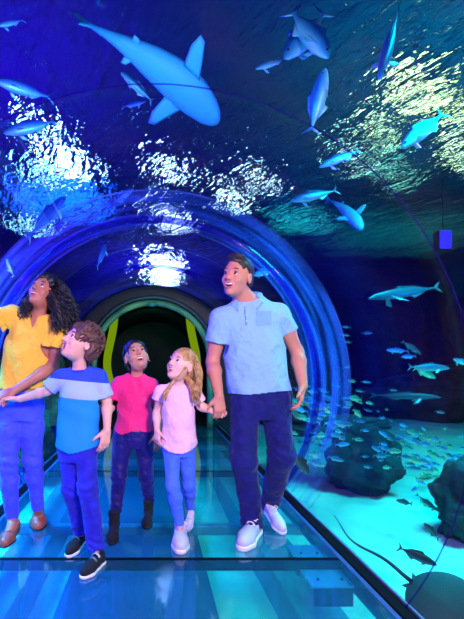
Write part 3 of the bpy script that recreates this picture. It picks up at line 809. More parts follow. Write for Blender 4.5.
# ============================================================ the man
def make_man():
    Y = 2.6
    t = thing('person', 'man in a light blue polo shirt and dark jeans at the right of the group', 'person', (.62, 2.6, 0))
    Sl, Sr = W(221, 318, 2.62), W(279, 315, 2.62)
    El, Er = W(212.5, 362, 2.64), W(297, 352, 2.66)
    Wl, Wr_ = W(219, 396, 2.50), W(303, 386, 2.54)
    Hl, Hr = W(245, 402, 2.62), W(275, 402, 2.64); Kl, Kr = W(244, 461, 2.54), W(281, 456, 2.60); Al, Ar = W(252, 524, 2.62), W(270, 503, 2.86)
    neck = W(249, 299, 2.62); pel = (Hl+Hr)/2; hd = Head(W(237.5, 277.5, 2.55), (-.62, -.75, .04), (.22, .05, 1), 1.08)
    lo, hi = bounds([Sl, Sr, El, Er, Wl, Wr_, Hl, Hr, Kl, Kr, Al, Ar, neck, hd.c], .13); lo -= .03; hi[2] += .06; lo[2] = -.01
    F = Field(lo, hi, .005)
    up = neck-pel; Lt = np.linalg.norm(up); rt = Sr-Sl
    F.loft(pel, up, rt, pf([(-.02, .15, .11), (0, .165, .115), (.14, .145, .10), (.34, .175, .115), (.46, .16, .10), (Lt-.02, .08, .06)], Lt, 0.56), .03)
    F.cone(Sl, Sr, .055, .055, .05)
    F.cone(neck-up/Lt*.04, hd.p(0, -.012, -.06), .066, .058, .03)
    F.cone(neck+np.array([-.05, 0, -.03]), neck+np.array([.05, 0, -.03]), .05, .05, .04)
    arm(F, Sl, El, Wl, (.056, .044, .046, .029)); arm(F, Sr, Er, Wr_, (.056, .044, .046, .029))
    for h_, k_, a_ in ((Hl, Kl, Al), (Hr, Kr, Ar)):
        F.cone(h_, k_, .082, .056, .03); F.cone(k_, a_, .055, .038, .02)
    F.cone(Al, Al+(-.01, -.03, -.02), .032, .028, .02); F.cone(Ar, Ar+(0, -.02, -.06), .032, .026, .02)
    hand(F, Wl, (.05, -.12, -1), (-.25, 1, .1), (-1, .0, 0), 1.0, .62, .1, .7)
    hand(F, Wr_, (-.18, -.18, -1), (-.75, .35, .2), (-.3, -1, -.1), 1.02, .42, .3, .4)
    hd.sculpt(F, (.027, .013)); F.obj('body', SK_MAN, t)
    hd.features(t, LIPM, H_BROWN, (.027, .013), gaze=(-.12, 1, .12))
    hair_cap(hd, t, H_BROWN, .0035, .080, -.040, .0018, 150, side=.004, extra=lambda G: (G.ell(hd.p(0, .045, .108), np.array([.055, .045, .022])*hd.s, hd.R, .02)))
    mb = MB(); c = Wr_+nrm((-.18, -.18, -1))*.115; 
    # polo
    G = Field(lo, hi, .005)
    pr = [(-.10, .218, .142), (0, .210, .140), (.12, .200, .132), (.32, .212, .138), (.42, .205, .128), (.48, .175, .105), (.52, .12, .08), (Lt-.01, .075, .065)]
    G.loft(pel+up/Lt*.02, up, rt, pf(pr, Lt, 0.56), .0); G.cone(Sl+(0.01, 0, -.01), Sr+(-.01, 0, -.01), .062, .062, .08)
    for a, b in ((Sl, El), (Sr, Er)):
        e = a+(b-a)*.64; G.cone(a, e, .064, .076, .04)
    G.cone(Sl, neck-(0, 0, .015), .054, .056, .04); G.cone(Sr, neck-(0, 0, .015), .054, .056, .04)
    d1 = nrm(El-Sl); G.cut(W(213, 342, 2.63), nrm(d1+np.array([-.05, 0, 0])), .12); d2 = nrm(Er-Sr); G.cut(W(288, 332, 2.65), d2, .12)
    folds(G, .0042, 14, 22, .7); folds(G, .003, 30, -12, 2.1)
    z0 = W(255, 393, 2.5)[2]
    G.warp(lambda X, Y, Z: np.where((X > W(222, 0, 2.6)[0]) & (X < W(292, 0, 2.6)[0]) & (Z < z0-.004+.012*np.sin(9*X)), 1.0, 0).astype(np.float32), lo, (hi[0], hi[1], z0+.02))
    G.ell(neck+(-.008, -.035, .035), (.070, .085, .072), None, .01, '-')
    G.cone(neck+(-.02, -.10, .03), W(246, 309.5, 2.515), .034, .012, .008, '-')
    o = G.obj('polo_shirt', M_POLO, t)
    # collar wings, placket, buttons and pocket
    def surfp(px, py, off=.004): p = on_surface(G, px, py, 2.5); return p+(0, -off, 0)
    K = Field(neck-.17, neck+.17, .0035)
    ring = [neck+np.array([.078*math.cos(a)-.004, .072*math.sin(a)+.0, .022+.020*math.sin(a)]) for a in np.linspace(-.30*math.pi, 1.30*math.pi, 16)]
    K.chain(ring, [.012]*16, .006, flat=None)
    ring2 = [p+np.array([0, 0, .012]) for p in ring]; K.chain(ring2, [.009]*16, .006)
    for pts in ([(236, 300), (231.5, 305), (238, 311)], [(255, 299), (262, 303), (257, 309)]):
        q = [surfp(*p, .006) for p in pts]; c = (q[0]+q[1]+q[2])/3
        K.chain([q[0], q[1], q[2], q[0]], [.007, .007, .006, .007], .006); K.cone(c, c, .014, .014, .01, flat=((0, 1, 0), .5))
    K.obj('collar', M_POLOD, o)
    mb = MB(); pl = [surfp(x, y, .0015) for x, y in ((244.5, 307), (244.8, 312), (245.5, 318), (246, 325))]
    mb.tube(pl, .014, 8, flat=.22); mb.build('placket', M_POLOD, o)
    for x, y in ((244.6, 309), (245.3, 315), (246, 321)):
        mb = MB(); p = surfp(x, y, .006); mb.tube([p, p-(0, .003, 0)], .005, 10); mb.build('button', M_WSOLE, o)
    mb = MB(); cs = [(256, 311), (271, 311), (271, 325), (256, 326)]; q = [surfp(*p, .006) for p in cs]
    V = q+[p-(0, .003, 0) for p in q]; mb.add(V, [(4, 5, 6, 7)[::-1], (0, 4, 5, 1), (1, 5, 6, 2), (2, 6, 7, 3), (3, 7, 4, 0)]); mb.build('pocket', M_POLOD, o, False)
    # jeans
    G = Field(lo-(0, 0, 0), hi, .005)
    G.loft(pel, (0, 0, 1), (1, 0, 0), [(-.11, .150, .11), (.0, .182, .130), (.10, .175, .122)], .0)
    for h_, k_, a_, rr in ((Hl, Kl, Al, (.098, .080, .068)), (Hr, Kr, Ar, (.100, .086, .070))):
        G.chain([h_, k_, k_+(a_-k_)*.5, a_+(a_-k_)*.06], [rr[0], rr[1], (rr[1]+rr[2])/2-.004, rr[2]], .03)
    for h_, k_, a_ in ((Hl, Kl, Al), (Hr, Kr, Ar)):
        G.cut(a_+nrm(a_-k_)*.02, nrm(a_-k_), .13)
        for c, am, kz, R in ((k_, .0045, 85, .16), (a_, .006, 110, .16)):
            G.warp(lambda X, Y, Z: am*np.exp(-((Z-c[2])/.09)**2)*np.exp(-((X-c[0])/.12)**2)*np.sin(kz*Z+25*(X-c[0])+3*np.sin(18*X+9*Z)), c-R, c+R)
    folds(G, .0035, 26, 12, 1.3)
    o = G.obj('jeans', M_DENIM, t)
    shoe(t, W(257.5, 531.5, GY(531.5)), W(240.5, 552, GY(552)), (M_WHITE, M_WSOLE, M_LACE), h=.004)
    shoe(t, W(266.5, 511, 2.84), W(284, 535.5, GY(535.5)), (M_WHITE, M_WSOLE, M_LACE), up=(0, -.3, 1), h=.004)
    # rings
    for wr, d, tt, off in ((Wr_, (-.18, -.18, -1), None, (-.018, .01, -.128)), (Wl, (.05, -.12, -1), None, (.004, .012, -.118))):
        p = wr+np.array(off); mb = MB(); mb.tube([p+.0125*np.array([math.cos(a), math.sin(a), .1*math.sin(a)]) for a in np.linspace(0, 2*math.pi, 15)], .0022, 6, cap=False); mb.build('ring', M_SILVER, t)
    return t
make_man()

# ============================================================ the woman
def make_woman():
    t = thing('person', 'woman with long black curly hair in a yellow blouse at the left edge, looking up', 'person', (-.86, 2.6, 0))
    Sl, Sr = W(11, 315, 2.60), W(59, 328, 2.60); El, Wl = W(-20, 326, 2.55), W(-28, 352, 2.35)
    Er, Wr_ = W(53, 366, 2.56), W(14, 391, 2.42)
    Hl, Hr = W(9, 404, 2.60), W(30, 404, 2.62); Kl, Kr = W(7.5, 462, 2.56), W(33, 460, 2.64); Al, Ar = W(12.5, 517, 2.62), W(38, 508, 2.72)
    neck = W(39, 314, 2.62); pel = (Hl+Hr)/2; hd = Head(W(44.5, 293.5, 2.58), (-.27, -.85, .40), (.34, .32, .9), 1.0)
    P = [Sl, Sr, El, Er, Wl, Wr_, Hl, Hr, Kl, Kr, Al, Ar, neck, hd.c]
    lo, hi = bounds(P, .14); lo[2] = -.01; hi[2] += .05
    F = Field(lo, hi, .005); up = neck-pel; Lt = np.linalg.norm(up); rt = Sr-Sl
    F.loft(pel, up, rt, pf([(-.02, .15, .11), (0, .155, .11), (.14, .115, .09), (.32, .14, .11), (.42, .13, .09), (Lt-.02, .06, .05)], Lt, 0.5), .03)
    F.cone(Sl, Sr, .042, .042, .04); F.cone(neck-up/Lt*.04, hd.p(0, -.012, -.06), .048, .046, .025)
    arm(F, Sl, El, Wl, (.042, .034, .036, .023)); arm(F, Sr, Er, Wr_, (.045, .037, .038, .025))
    for h_, k_, a_ in ((Hl, Kl, Al), (Hr, Kr, Ar)): F.cone(h_, k_, .078, .05, .03); F.cone(k_, a_, .05, .033, .02)
    F.chain([Al, W(12, 526, 2.58), W(5, 541, 2.50)], [.030, .031, .026], .02); F.chain([Ar, W(38.5, 514, 2.76), W(38.5, 525, 2.72)], [.030, .031, .026], .02)
    hand(F, Wl, (0, -.5, -1), (1, 0, 0), (0, -1, 0), .88, .4)
    hand(F, Wr_, (-1, -.15, -.30), (-.2, .6, -.7), (.1, -.8, .5), .92, .45, .25, .3)
    hd.sculpt(F, (.029, .009)); F.obj('body', SK_WOM, t)
    hd.features(t, LIP, H_BLACK, (.029, .009), gaze=(-.1, 1, .25))
    # hair: a full cap and a mane of curls
    hair_cap(hd, t, H_BLACK, .016, .070, -.09, .006, 75, side=.008)
    L = []; rng = random.Random(4)
    for i in range(300):
        a = rng.uniform(-2.45, 2.45); el = rng.uniform(-.1, 1.1)         # angle from the back of the head
        x = math.sin(a); y = -math.cos(a)
        if y > .50: continue
        p = hd.p(.082*x*math.cos(el*.8), -.015+.10*y*math.cos(el*.8), .035+.085*math.sin(el))
        outw = nrm(np.array([(hd.R@np.array([x, y, 0]))[0], (hd.R@np.array([x, y, 0]))[1], 0])+1e-6)
        if outw[1] < -.70 and abs(outw[0]) < .4: continue
        ln = rng.uniform(.20, .30)*(.80 if outw[0] < 0 else 1.05); sp = rng.uniform(.035, .09)*(1.25 if outw[0] > 0 else .75); ph = rng.uniform(0, 6.28); cr = rng.uniform(.007, .014)
        u = np.cross(outw, (0, 0, 1.)); pts = []
        for j in range(22):
            f = j/21; base = p+outw*sp*(1-(1-f)**2.2)*1.1+np.array([0, 0, -1])*ln*f**1.15+np.array([0, 0, .02])*math.sin(math.pi*min(1, f*3))
            w_ = 2*math.pi*f*ln/.045+ph
            pts.append(base+cr*min(1, f*3)*(math.cos(w_)*u+math.sin(w_)*outw))
        L.append(pts)
    for (p0, p1, p2, k) in (((-.062, .045, .075), (25, 297, 2.50), (25, 314, 2.50), 26), ((-.050, .02, .10), (20, 300, 2.56), (22, 316, 2.56), 22), ((.078, .030, .060), (58, 300, 2.50), (58, 329, 2.47), 34), ((.070, .045, .085), (60, 296, 2.50), (63, 326, 2.50), 24)):
        for q in range(k):
            a = hd.p(*(np.array(p0)+np.array([rng.uniform(-.012, .008), rng.uniform(-.02, .01), rng.uniform(-.02, .02)]))); m_ = W(*p1)+np.array([rng.uniform(-.025, .025) for _ in range(3)]); z_ = W(*p2)+np.array([rng.uniform(-.035, .035) for _ in range(3)]); ph = rng.uniform(0, 6.28); cr = rng.uniform(.006, .012); pts = []
            for j in range(20):
                f = j/19; w_ = f*30+ph; pts.append(a*(1-f)**2+2*m_*f*(1-f)+z_*f*f+cr*min(1, f*3)*np.array([math.cos(w_), math.sin(w_), 0]))
            L.append(pts)
    strands(L, .0068, 'curls', H_BLACK, t)
    # blouse
    G = Field(lo-.03, hi, .005)
    pr = [(-.14, .175, .135), (-.02, .168, .13), (.10, .155, .12), (.28, .165, .125), (.40, .155, .10), (Lt-.03, .08, .065)]
    G.loft(pel+(.0, 0, .02), up, rt, pf(pr, Lt, 0.5), 0); G.cone(Sl, Sr, .050, .050, .05)
    G.cone(Sl, neck-(0, 0, .02), .045, .045, .04); G.cone(Sr, neck-(0, 0, .02), .045, .045, .04)
    for a, b, fr in ((Sl, El, .24), (Sr, Er, .40)):
        e = a+(b-a)*fr; G.cone(a, e, .056, .075, .03); G.cut(e+nrm(b-a)*.004, nrm(nrm(b-a)+np.array([0.25 if b is Er else -.1, 0, 0])), .11)
    folds(G, .0045, 34, 5, .4); folds(G, .003, 18, 16, 1.9)
    z0 = W(20, 390, 2.5)[2]
    G.warp(lambda X, Y, Z: np.where(Z < z0+.006*np.sin(30*X), 1.0, 0).astype(np.float32), G.lo, (hi[0], hi[1], z0+.02))
    G.ell(neck+(.01, -.02, .04), (.065, .075, .070), None, .01, '-')
    v1 = W(31.5, 330, 2.50); G.cone(neck+(-.012, -.10, .01), v1, .054, .020, .008, '-')
    o = G.obj('blouse', M_YEL, t)
    # ruffled sleeve edges
    for a, b, fr, R0 in ((Sr, Er, .42, .074), (Sl, El, .25, .062)):
        d = nrm(b-a); e = a+(b-a)*fr; u = nrm(np.cross(d, (0, 1, 0))); v = np.cross(d, u); V = []; Q = []; n = 72; m = 5
        for j in range(m+1):
            for i in range(n):
                an = 2*math.pi*i/n; rr = R0+j*.004+(.002+j*.0022)*math.sin(an*9); V.append(e-d*.012+d*j*.010+rr*(math.cos(an)*u+math.sin(an)*v))
        for j in range(m+1):
            for i in range(n):
                an = 2*math.pi*i/n; rr = R0-.003+j*.004+(.002+j*.0022)*math.sin(an*9); V.append(e-d*.012+d*j*.010+rr*(math.cos(an)*u+math.sin(an)*v))
        o2 = (m+1)*n
        for j in range(m):
            for i in range(n):
                k = (i+1) % n; Q.append((j*n+i, j*n+k, (j+1)*n+k, (j+1)*n+i)); Q.append((o2+j*n+i, o2+(j+1)*n+i, o2+(j+1)*n+k, o2+j*n+k))
        for i in range(n):
            k = (i+1) % n; Q.append((m*n+i, m*n+k, o2+m*n+k, o2+m*n+i)); Q.append((i, o2+i, o2+k, k))
        mb = MB(); mb.add(V, Q); mb.build('ruffle', M_YEL, o)
    # trousers
    G = Field(lo, hi, .005); G.loft(pel, (0, 0, 1), (1, 0, 0), [(-.10, .135, .10), (.0, .155, .118), (.10, .14, .10)], 0)
    for h_, k_, a_ in ((Hl, Kl, Al), (Hr, Kr, Ar)):
        G.chain([h_, h_+(k_-h_)*.45, k_, k_+(a_-k_)*.35, a_], [.088, .080, .060, .056, .041], .03); G.cut(a_, nrm(a_-k_), .09)
        G.warp(lambda X, Y, Z: .0028*np.exp(-((Z-k_[2])/.08)**2)*np.sin(95*Z+20*X), k_-.15, k_+.15)
    folds(G, .0018, 22, 30, .3); G.obj('trousers', M_PERI, t)
    shoe(t, W(16.5, 527, GY(527)), W(3, 549, GY(549)), (M_TANL, M_BSOLE, M_TANL), style='flat', w=.92)
    shoe(t, W(38.5, 514.5, GY(514.5)), W(38, 531.5, GY(531.5)), (M_TANL, M_BSOLE, M_TANL), style='flat', w=1.12)
    return t
make_woman()

# ============================================================ children
def stripes(name, z1, z2, c_low, c_mid, c_top):
    m, nt, out = new_mat(name); N = nt.nodes.new; L = nt.links.new
    p = N('ShaderNodeBsdfPrincipled'); p.inputs['Roughness'].default_value = .8; p.inputs['Specular IOR Level'].default_value = .25
    g = N('ShaderNodeNewGeometry'); sx = N('ShaderNodeSeparateXYZ')
    L(g.outputs['Position'], sx.inputs[0])
    r = N('ShaderNodeValToRGB'); r.color_ramp.interpolation = 'CONSTANT'
    a = N('ShaderNodeMath'); a.operation = 'MULTIPLY_ADD'; a.inputs[1].default_value = .10
    L(sx.outputs[0], a.inputs[0]); L(sx.outputs[2], a.inputs[2])
    e = r.color_ramp.elements; e[0].position = 0; e[0].color = (*lin(c_low), 1); e[1].position = z1; e[1].color = (*lin(c_mid), 1)
    x = e.new(z2); x.color = (*lin(c_top), 1)
    L(a.outputs[0], r.inputs[0]); L(r.outputs[0], p.inputs['Base Color']); L(p.outputs[0], out.inputs[0]); return m

def make_boy():
    t = thing('person', 'boy in a blue tee with a grey chest band, looking up with open mouth', 'person', (-.40, 2.3, 0))
    Sl, Sr = W(62, 377, 2.32), W(99, 376, 2.34); El, Wl = W(47, 391, 2.34), W(20, 399, 2.38)
    Er, Wr_ = W(107, 402, 2.36), W(107, 430, 2.28)
    Hl, Hr = W(69, 449, 2.32), W(86, 447, 2.30); Kl, Kr = W(72, 489, 2.34), W(88, 488, 2.24); Al, Ar = W(81, 530, 2.44), W(96, 546, 2.24)
    neck = W(80, 370, 2.34); pel = (Hl+Hr)/2; hd = Head(W(81, 344, 2.30), (-.70, -.56, .42), (.36, .2, .92), .96)
    P = [Sl, Sr, El, Er, Wl, Wr_, Hl, Hr, Kl, Kr, Al, Ar, neck, hd.c]
    lo, hi = bounds(P, .12); lo[2] = -.01; lo -= (.03, 0, 0)
    F = Field(lo, hi, .0048); up = neck-pel; Lt = np.linalg.norm(up); rt = Sr-Sl
    F.loft(pel, up, rt, pf([(-.02, .10, .08), (0, .105, .085), (.12, .095, .075), (.28, .105, .08), (.36, .10, .065), (Lt-.01, .045, .04)], Lt, 0.44), .03)
    F.cone(Sl, Sr, .032, .032, .04); F.cone(neck-up/Lt*.04, hd.p(0, -.012, -.05), .040, .039, .02)
    arm(F, Sl, El, Wl, (.032, .027, .028, .021)); arm(F, Sr, Er, Wr_, (.032, .028, .030, .021))
    for h_, k_, a_ in ((Hl, Kl, Al), (Hr, Kr, Ar)): F.cone(h_, k_, .055, .038, .03); F.cone(k_, a_, .038, .026, .02)
    F.cone(Al, Al+(0, 0, -.03), .024, .022, .01); F.cone(Ar, Ar+(0, 0, -.03), .024, .022, .01)
    hand(F, Wl, (-1, .05, .05), (0, -.3, -1), (0, -1, .3), .75, .5)
    hand(F, Wr_, (-.16, -.15, -1), (-.5, .7, 0), (-1, -.4, 0), .80, .35, .25, .35)
    m = (.020, .018); hd.sculpt(F, m, 1); F.obj('body', SK_BOY, t)
    hd.features(t, LIPM, H_BOY, m, gaze=(-.1, 1, .25), teeth=False, brow_lift=.002)
    rng = random.Random(9)
    hair_cap(hd, t, H_BOY, .015, .066, -.075, .0065, 85)
    L = []
    for i in range(230):
        a = rng.uniform(-2.3, 2.3); el = rng.uniform(-.35, 1.5); x = math.sin(a)*math.cos(el); y = -math.cos(a)*math.cos(el); z = math.sin(el)
        if y > .35 and z < .75: continue
        p = hd.p(.086*x, -.016+.107*y, .038+.096*z); o_ = nrm(hd.R@np.array([x, y, z])); tg = nrm(np.cross(o_, rng.choice([(0, 0, 1.), (0, 1., 0), (1., 0, 0)])))
        cr = rng.uniform(.010, .018); L.append([p+o_*(.004+.010*math.sin(f*3))+tg*cr*math.sin(f*2.4+.2)+np.cross(o_, tg)*cr*(1-math.cos(f*2.2)) for f in np.linspace(0, 1.6, 9)])
    strands(L, .0055, 'hair_locks', H_BOY, t)
    G = Field(lo, hi, .0048)
    pr = [(-.06, .128, .100), (.02, .125, .098), (.12, .118, .092), (.30, .120, .092), (.37, .105, .075), (Lt-.01, .05, .045)]
    G.loft(pel+(0, 0, .0), up, rt, pf(pr, Lt, 0.44), 0); G.cone(Sl, Sr, .042, .042, .05); G.cone(Sl, neck-(0, 0, .012), .036, .036, .03); G.cone(Sr, neck-(0, 0, .012), .036, .036, .03)
    G.cone(Sl, W(47, 391, 2.34), .047, .052, .02); G.cone(Sr, W(106, 399, 2.36), .047, .052, .02)
    G.cut(W(49.5, 389, 2.33), (-1, 0, -.75), .10); G.cut(W(105.5, 396.5, 2.36), (.25, 0, -1), .075)
    folds(G, .0035, 30, 16, .3); folds(G, .002, 14, 34, 1.1)
    G.warp(lambda X, Y, Z: np.where(Z < np.maximum(.618+.26*np.abs(X+.455)-.05*(X+.455), .6), 1.0, 0).astype(np.float32), lo, (hi[0], hi[1], .75))
    G.ell(neck+(-.004, -.014, .030), (.052, .056, .046), None, .008, '-')
    za, zb = W(80, 399.5, 2.25)[2], W(80, 382, 2.25)[2]; xo = W(80, 0, 2.25)[0]*.10
    o = G.obj('tee_shirt', stripes('blue banded tee', za+xo, zb+xo, (28, 140, 232), (158, 186, 238), (44, 74, 214)), t)
    mb = MB(); c = neck+np.array([-.004, -.008, .006]); mb.tube([c+np.array([.054*math.cos(a), .050*math.sin(a), .014*math.sin(a)+.002]) for a in np.linspace(0, 2*math.pi, 33)], .0065, 8, cap=False); mb.build('neckband', cloth('royal blue rib', (40, 64, 190)), o)
    G = Field(lo, hi, .0048); G.loft(pel, (0, 0, 1), (1, 0, 0), [(-.07, .10, .08), (.0, .115, .092), (.06, .11, .088)], 0)
    for h_, k_, a_ in ((Hl, Kl, Al), (Hr, Kr, Ar)):
        G.chain([h_, k_, a_], [.064, .056, .049], .02); G.cut(a_+nrm(a_-k_)*.012, nrm(a_-k_), .09)
        for c, am, kz in ((k_, .005, 120), (a_, .006, 135)):
            G.warp(lambda X, Y, Z: am*np.exp(-((Z-c[2])/.07)**2)*np.exp(-((X-c[0])/.08)**2)*np.sin(kz*Z+22*(X-c[0])+3*np.sin(22*X+9*Z)), c-.14, c+.14)
    folds(G, .002, 30, 20, .8); G.obj('jeans', M_DENIMB, t)
    M_CAP = pmat('grey suede toe', (88, 108, 112), .8)
    for hl, to in ((W(85, 540, GY(543)), W(67, 558.5, GY(558.5))), (W(103.5, 562, GY(562)), W(81.5, 580, GY(580)))):
        s_ = shoe(t, hl, to, (M_BSUEDE, M_WSOLE, None), h=.0035, w=1.04)
        f = nrm(to-hl); r = np.cross(f, (0, 0, 1.)); L_ = np.linalg.norm(to-hl); q = L_/.29*1.04
        G = Field(*bounds([hl, to], .08), .0035); G.cone(hl+f*L_*.66+(0, 0, .044*q), hl+f*L_*.86+(0, 0, .032*q), .038*q, .031*q, .01); G.cut(hl+(0, 0, .026*q), (0, 0, -1)); G.obj('toe_cap', M_CAP, s_)
        for fx, zz in ((.36, .112), (.50, .097)):
            mb = MB(); mb.tube([hl+f*L_*fx+r*y*q+np.array([0, 0, zz*q-abs(y)**2*22*q]) for y in np.linspace(-.034, .034, 7)], .012*q, 8, flat=.3); mb.build('strap', M_CAP if fx > .4 else M_WHITE, s_)
    return t
make_boy()

def make_pink():
    t = thing('person', 'laughing girl with dark tied-back hair in a hot pink tee, jeans and black boots', 'person', (-.12, 2.75, 0))
    Sl, Sr = W(119, 384, 2.78), W(152, 385, 2.78); El, Wl = W(105, 407, 2.80), W(112, 408, 2.48); Er, Wr_ = W(158, 412, 2.84), W(158, 434, 2.72)
    Hl, Hr = W(123, 437, 2.78), W(144, 437, 2.80); Kl, Kr = W(119, 476, 2.74), W(146, 475, 2.80); Al, Ar = W(116, 509, 2.72), W(149, 500, 2.90)
    neck = W(136, 376, 2.80); pel = (Hl+Hr)/2; hd = Head(W(136.5, 357.5, 2.76), (.16, -.84, .46), (-.22, .42, .9), .99)
    P = [Sl, Sr, El, Er, Wl, Wr_, Hl, Hr, Kl, Kr, Al, Ar, neck, hd.c]
    lo, hi = bounds(P, .12); lo[2] = -.01
    F = Field(lo, hi, .005); up = neck-pel; Lt = np.linalg.norm(up); rt = Sr-Sl
    F.loft(pel, up, rt, pf([(-.02, .11, .09), (0, .115, .09), (.12, .10, .08), (.28, .105, .085), (.34, .10, .065), (Lt-.01, .045, .04)], Lt, 0.405), .03)
    F.cone(Sl, Sr, .033, .033, .04); F.cone(neck-up/Lt*.04, hd.p(0, -.012, -.05), .042, .040, .02)
    arm(F, Sl, El, Wl, (.034, .029, .030, .021)); arm(F, Sr, Er, Wr_, (.034, .029, .030, .021))
    for h_, k_, a_ in ((Hl, Kl, Al), (Hr, Kr, Ar)): F.cone(h_, k_, .062, .042, .03); F.cone(k_, a_, .042, .03, .02)
    F.cone(Al, Al+(0, 0, -.04), .026, .024, .01); F.cone(Ar, Ar+(0, 0, -.04), .026, .024, .01)
    hand(F, Wl, (-.55, -.75, .0), (-.8, .3, -.2), (0, -.2, 1), .80, .75, .2, .8); hand(F, Wr_, (0, -.1, -1), (-.3, .9, 0), (-1, -.3, 0), .76, .4)
    m = (.022, .013); hd.sculpt(F, m, 1); F.obj('body', SK_G1, t)
    hd.features(t, LIP, H_BLACK, m, gaze=(0, 1, .15))
    hair_cap(hd, t, H_BLACK, .011, .078, -.085, .0028, 140, side=.003, extra=lambda G: (G.ell(hd.p(.0, -.105, .05), np.array([.04, .045, .045])*hd.s, hd.R, .01)))
    for sx in (-1, 1):
        mb = MB(); p = hd.p(sx*.086, .004, -.040); mb.tube([p, p+(0, -.004, 0)], .005, 8); mb.build('earring', M_SILVER, t)
    G = Field(lo, hi, .005)
    pr = [(-.05, .140, .112), (.02, .138, .110), (.12, .124, .10), (.28, .125, .10), (.34, .112, .078), (Lt-.01, .052, .046)]
    G.loft(pel+(0, 0, .02), up, rt, pf(pr, Lt, 0.405), 0); G.cone(Sl, Sr, .044, .044, .05); G.cone(Sl, neck-(0, 0, .012), .038, .038, .03); G.cone(Sr, neck-(0, 0, .012), .038, .038, .03)
    for a, b in ((Sl, El), (Sr, Er)): e = a+(b-a)*.55; G.cone(a, e, .048, .052, .02); G.cut(e, nrm(b-a), .07)
    folds(G, .0035, 30, 18, 2.3); folds(G, .002, 16, 30, .5)
    G.warp(lambda X, Y, Z: np.where((Z < .655+.05*(X+.12)+.012*np.cos(34*(X+.11))), 1.0, 0).astype(np.float32), lo, (hi[0], hi[1], .70))
    G.ell(neck+(.0, -.012, .030), (.050, .055, .046), None, .008, '-'); G.cone(neck+(0, -.10, .01), W(139, 391, 2.685), .044, .022, .006, '-')
    G.obj('tee_shirt', M_PINK, t)
    G = Field(lo, hi, .005); G.loft(pel, (0, 0, 1), (1, 0, 0), [(-.07, .11, .09), (.0, .130, .102), (.05, .125, .1)], 0)
    for h_, k_, a_ in ((Hl, Kl, Al), (Hr, Kr, Ar)):
        G.chain([h_, k_, a_], [.073, .052, .040], .02)
        for c, am, kz in ((k_, .003, 110), (a_, .003, 120)): G.warp(lambda X, Y, Z: am*np.exp(-((Z-c[2])/.07)**2)*np.sin(kz*Z+22*(X-c[0])+3*np.sin(22*X)), c-.12, c+.12)
    folds(G, .0015, 30, 22, .8); G.obj('jeans', M_DENIMV, t)
    shoe(t, W(115, 532, GY(532)), W(112, 543, GY(543))+(0, -.04, 0), (M_BSUEDE, M_BSOLE, None), style='boot', w=1.12, h=.004)
    shoe(t, W(149, 519, GY(519)), W(146, 530, GY(530)), (M_BSUEDE, M_BSOLE, None), style='boot', w=1.12, h=.004)
    return t
make_pink()

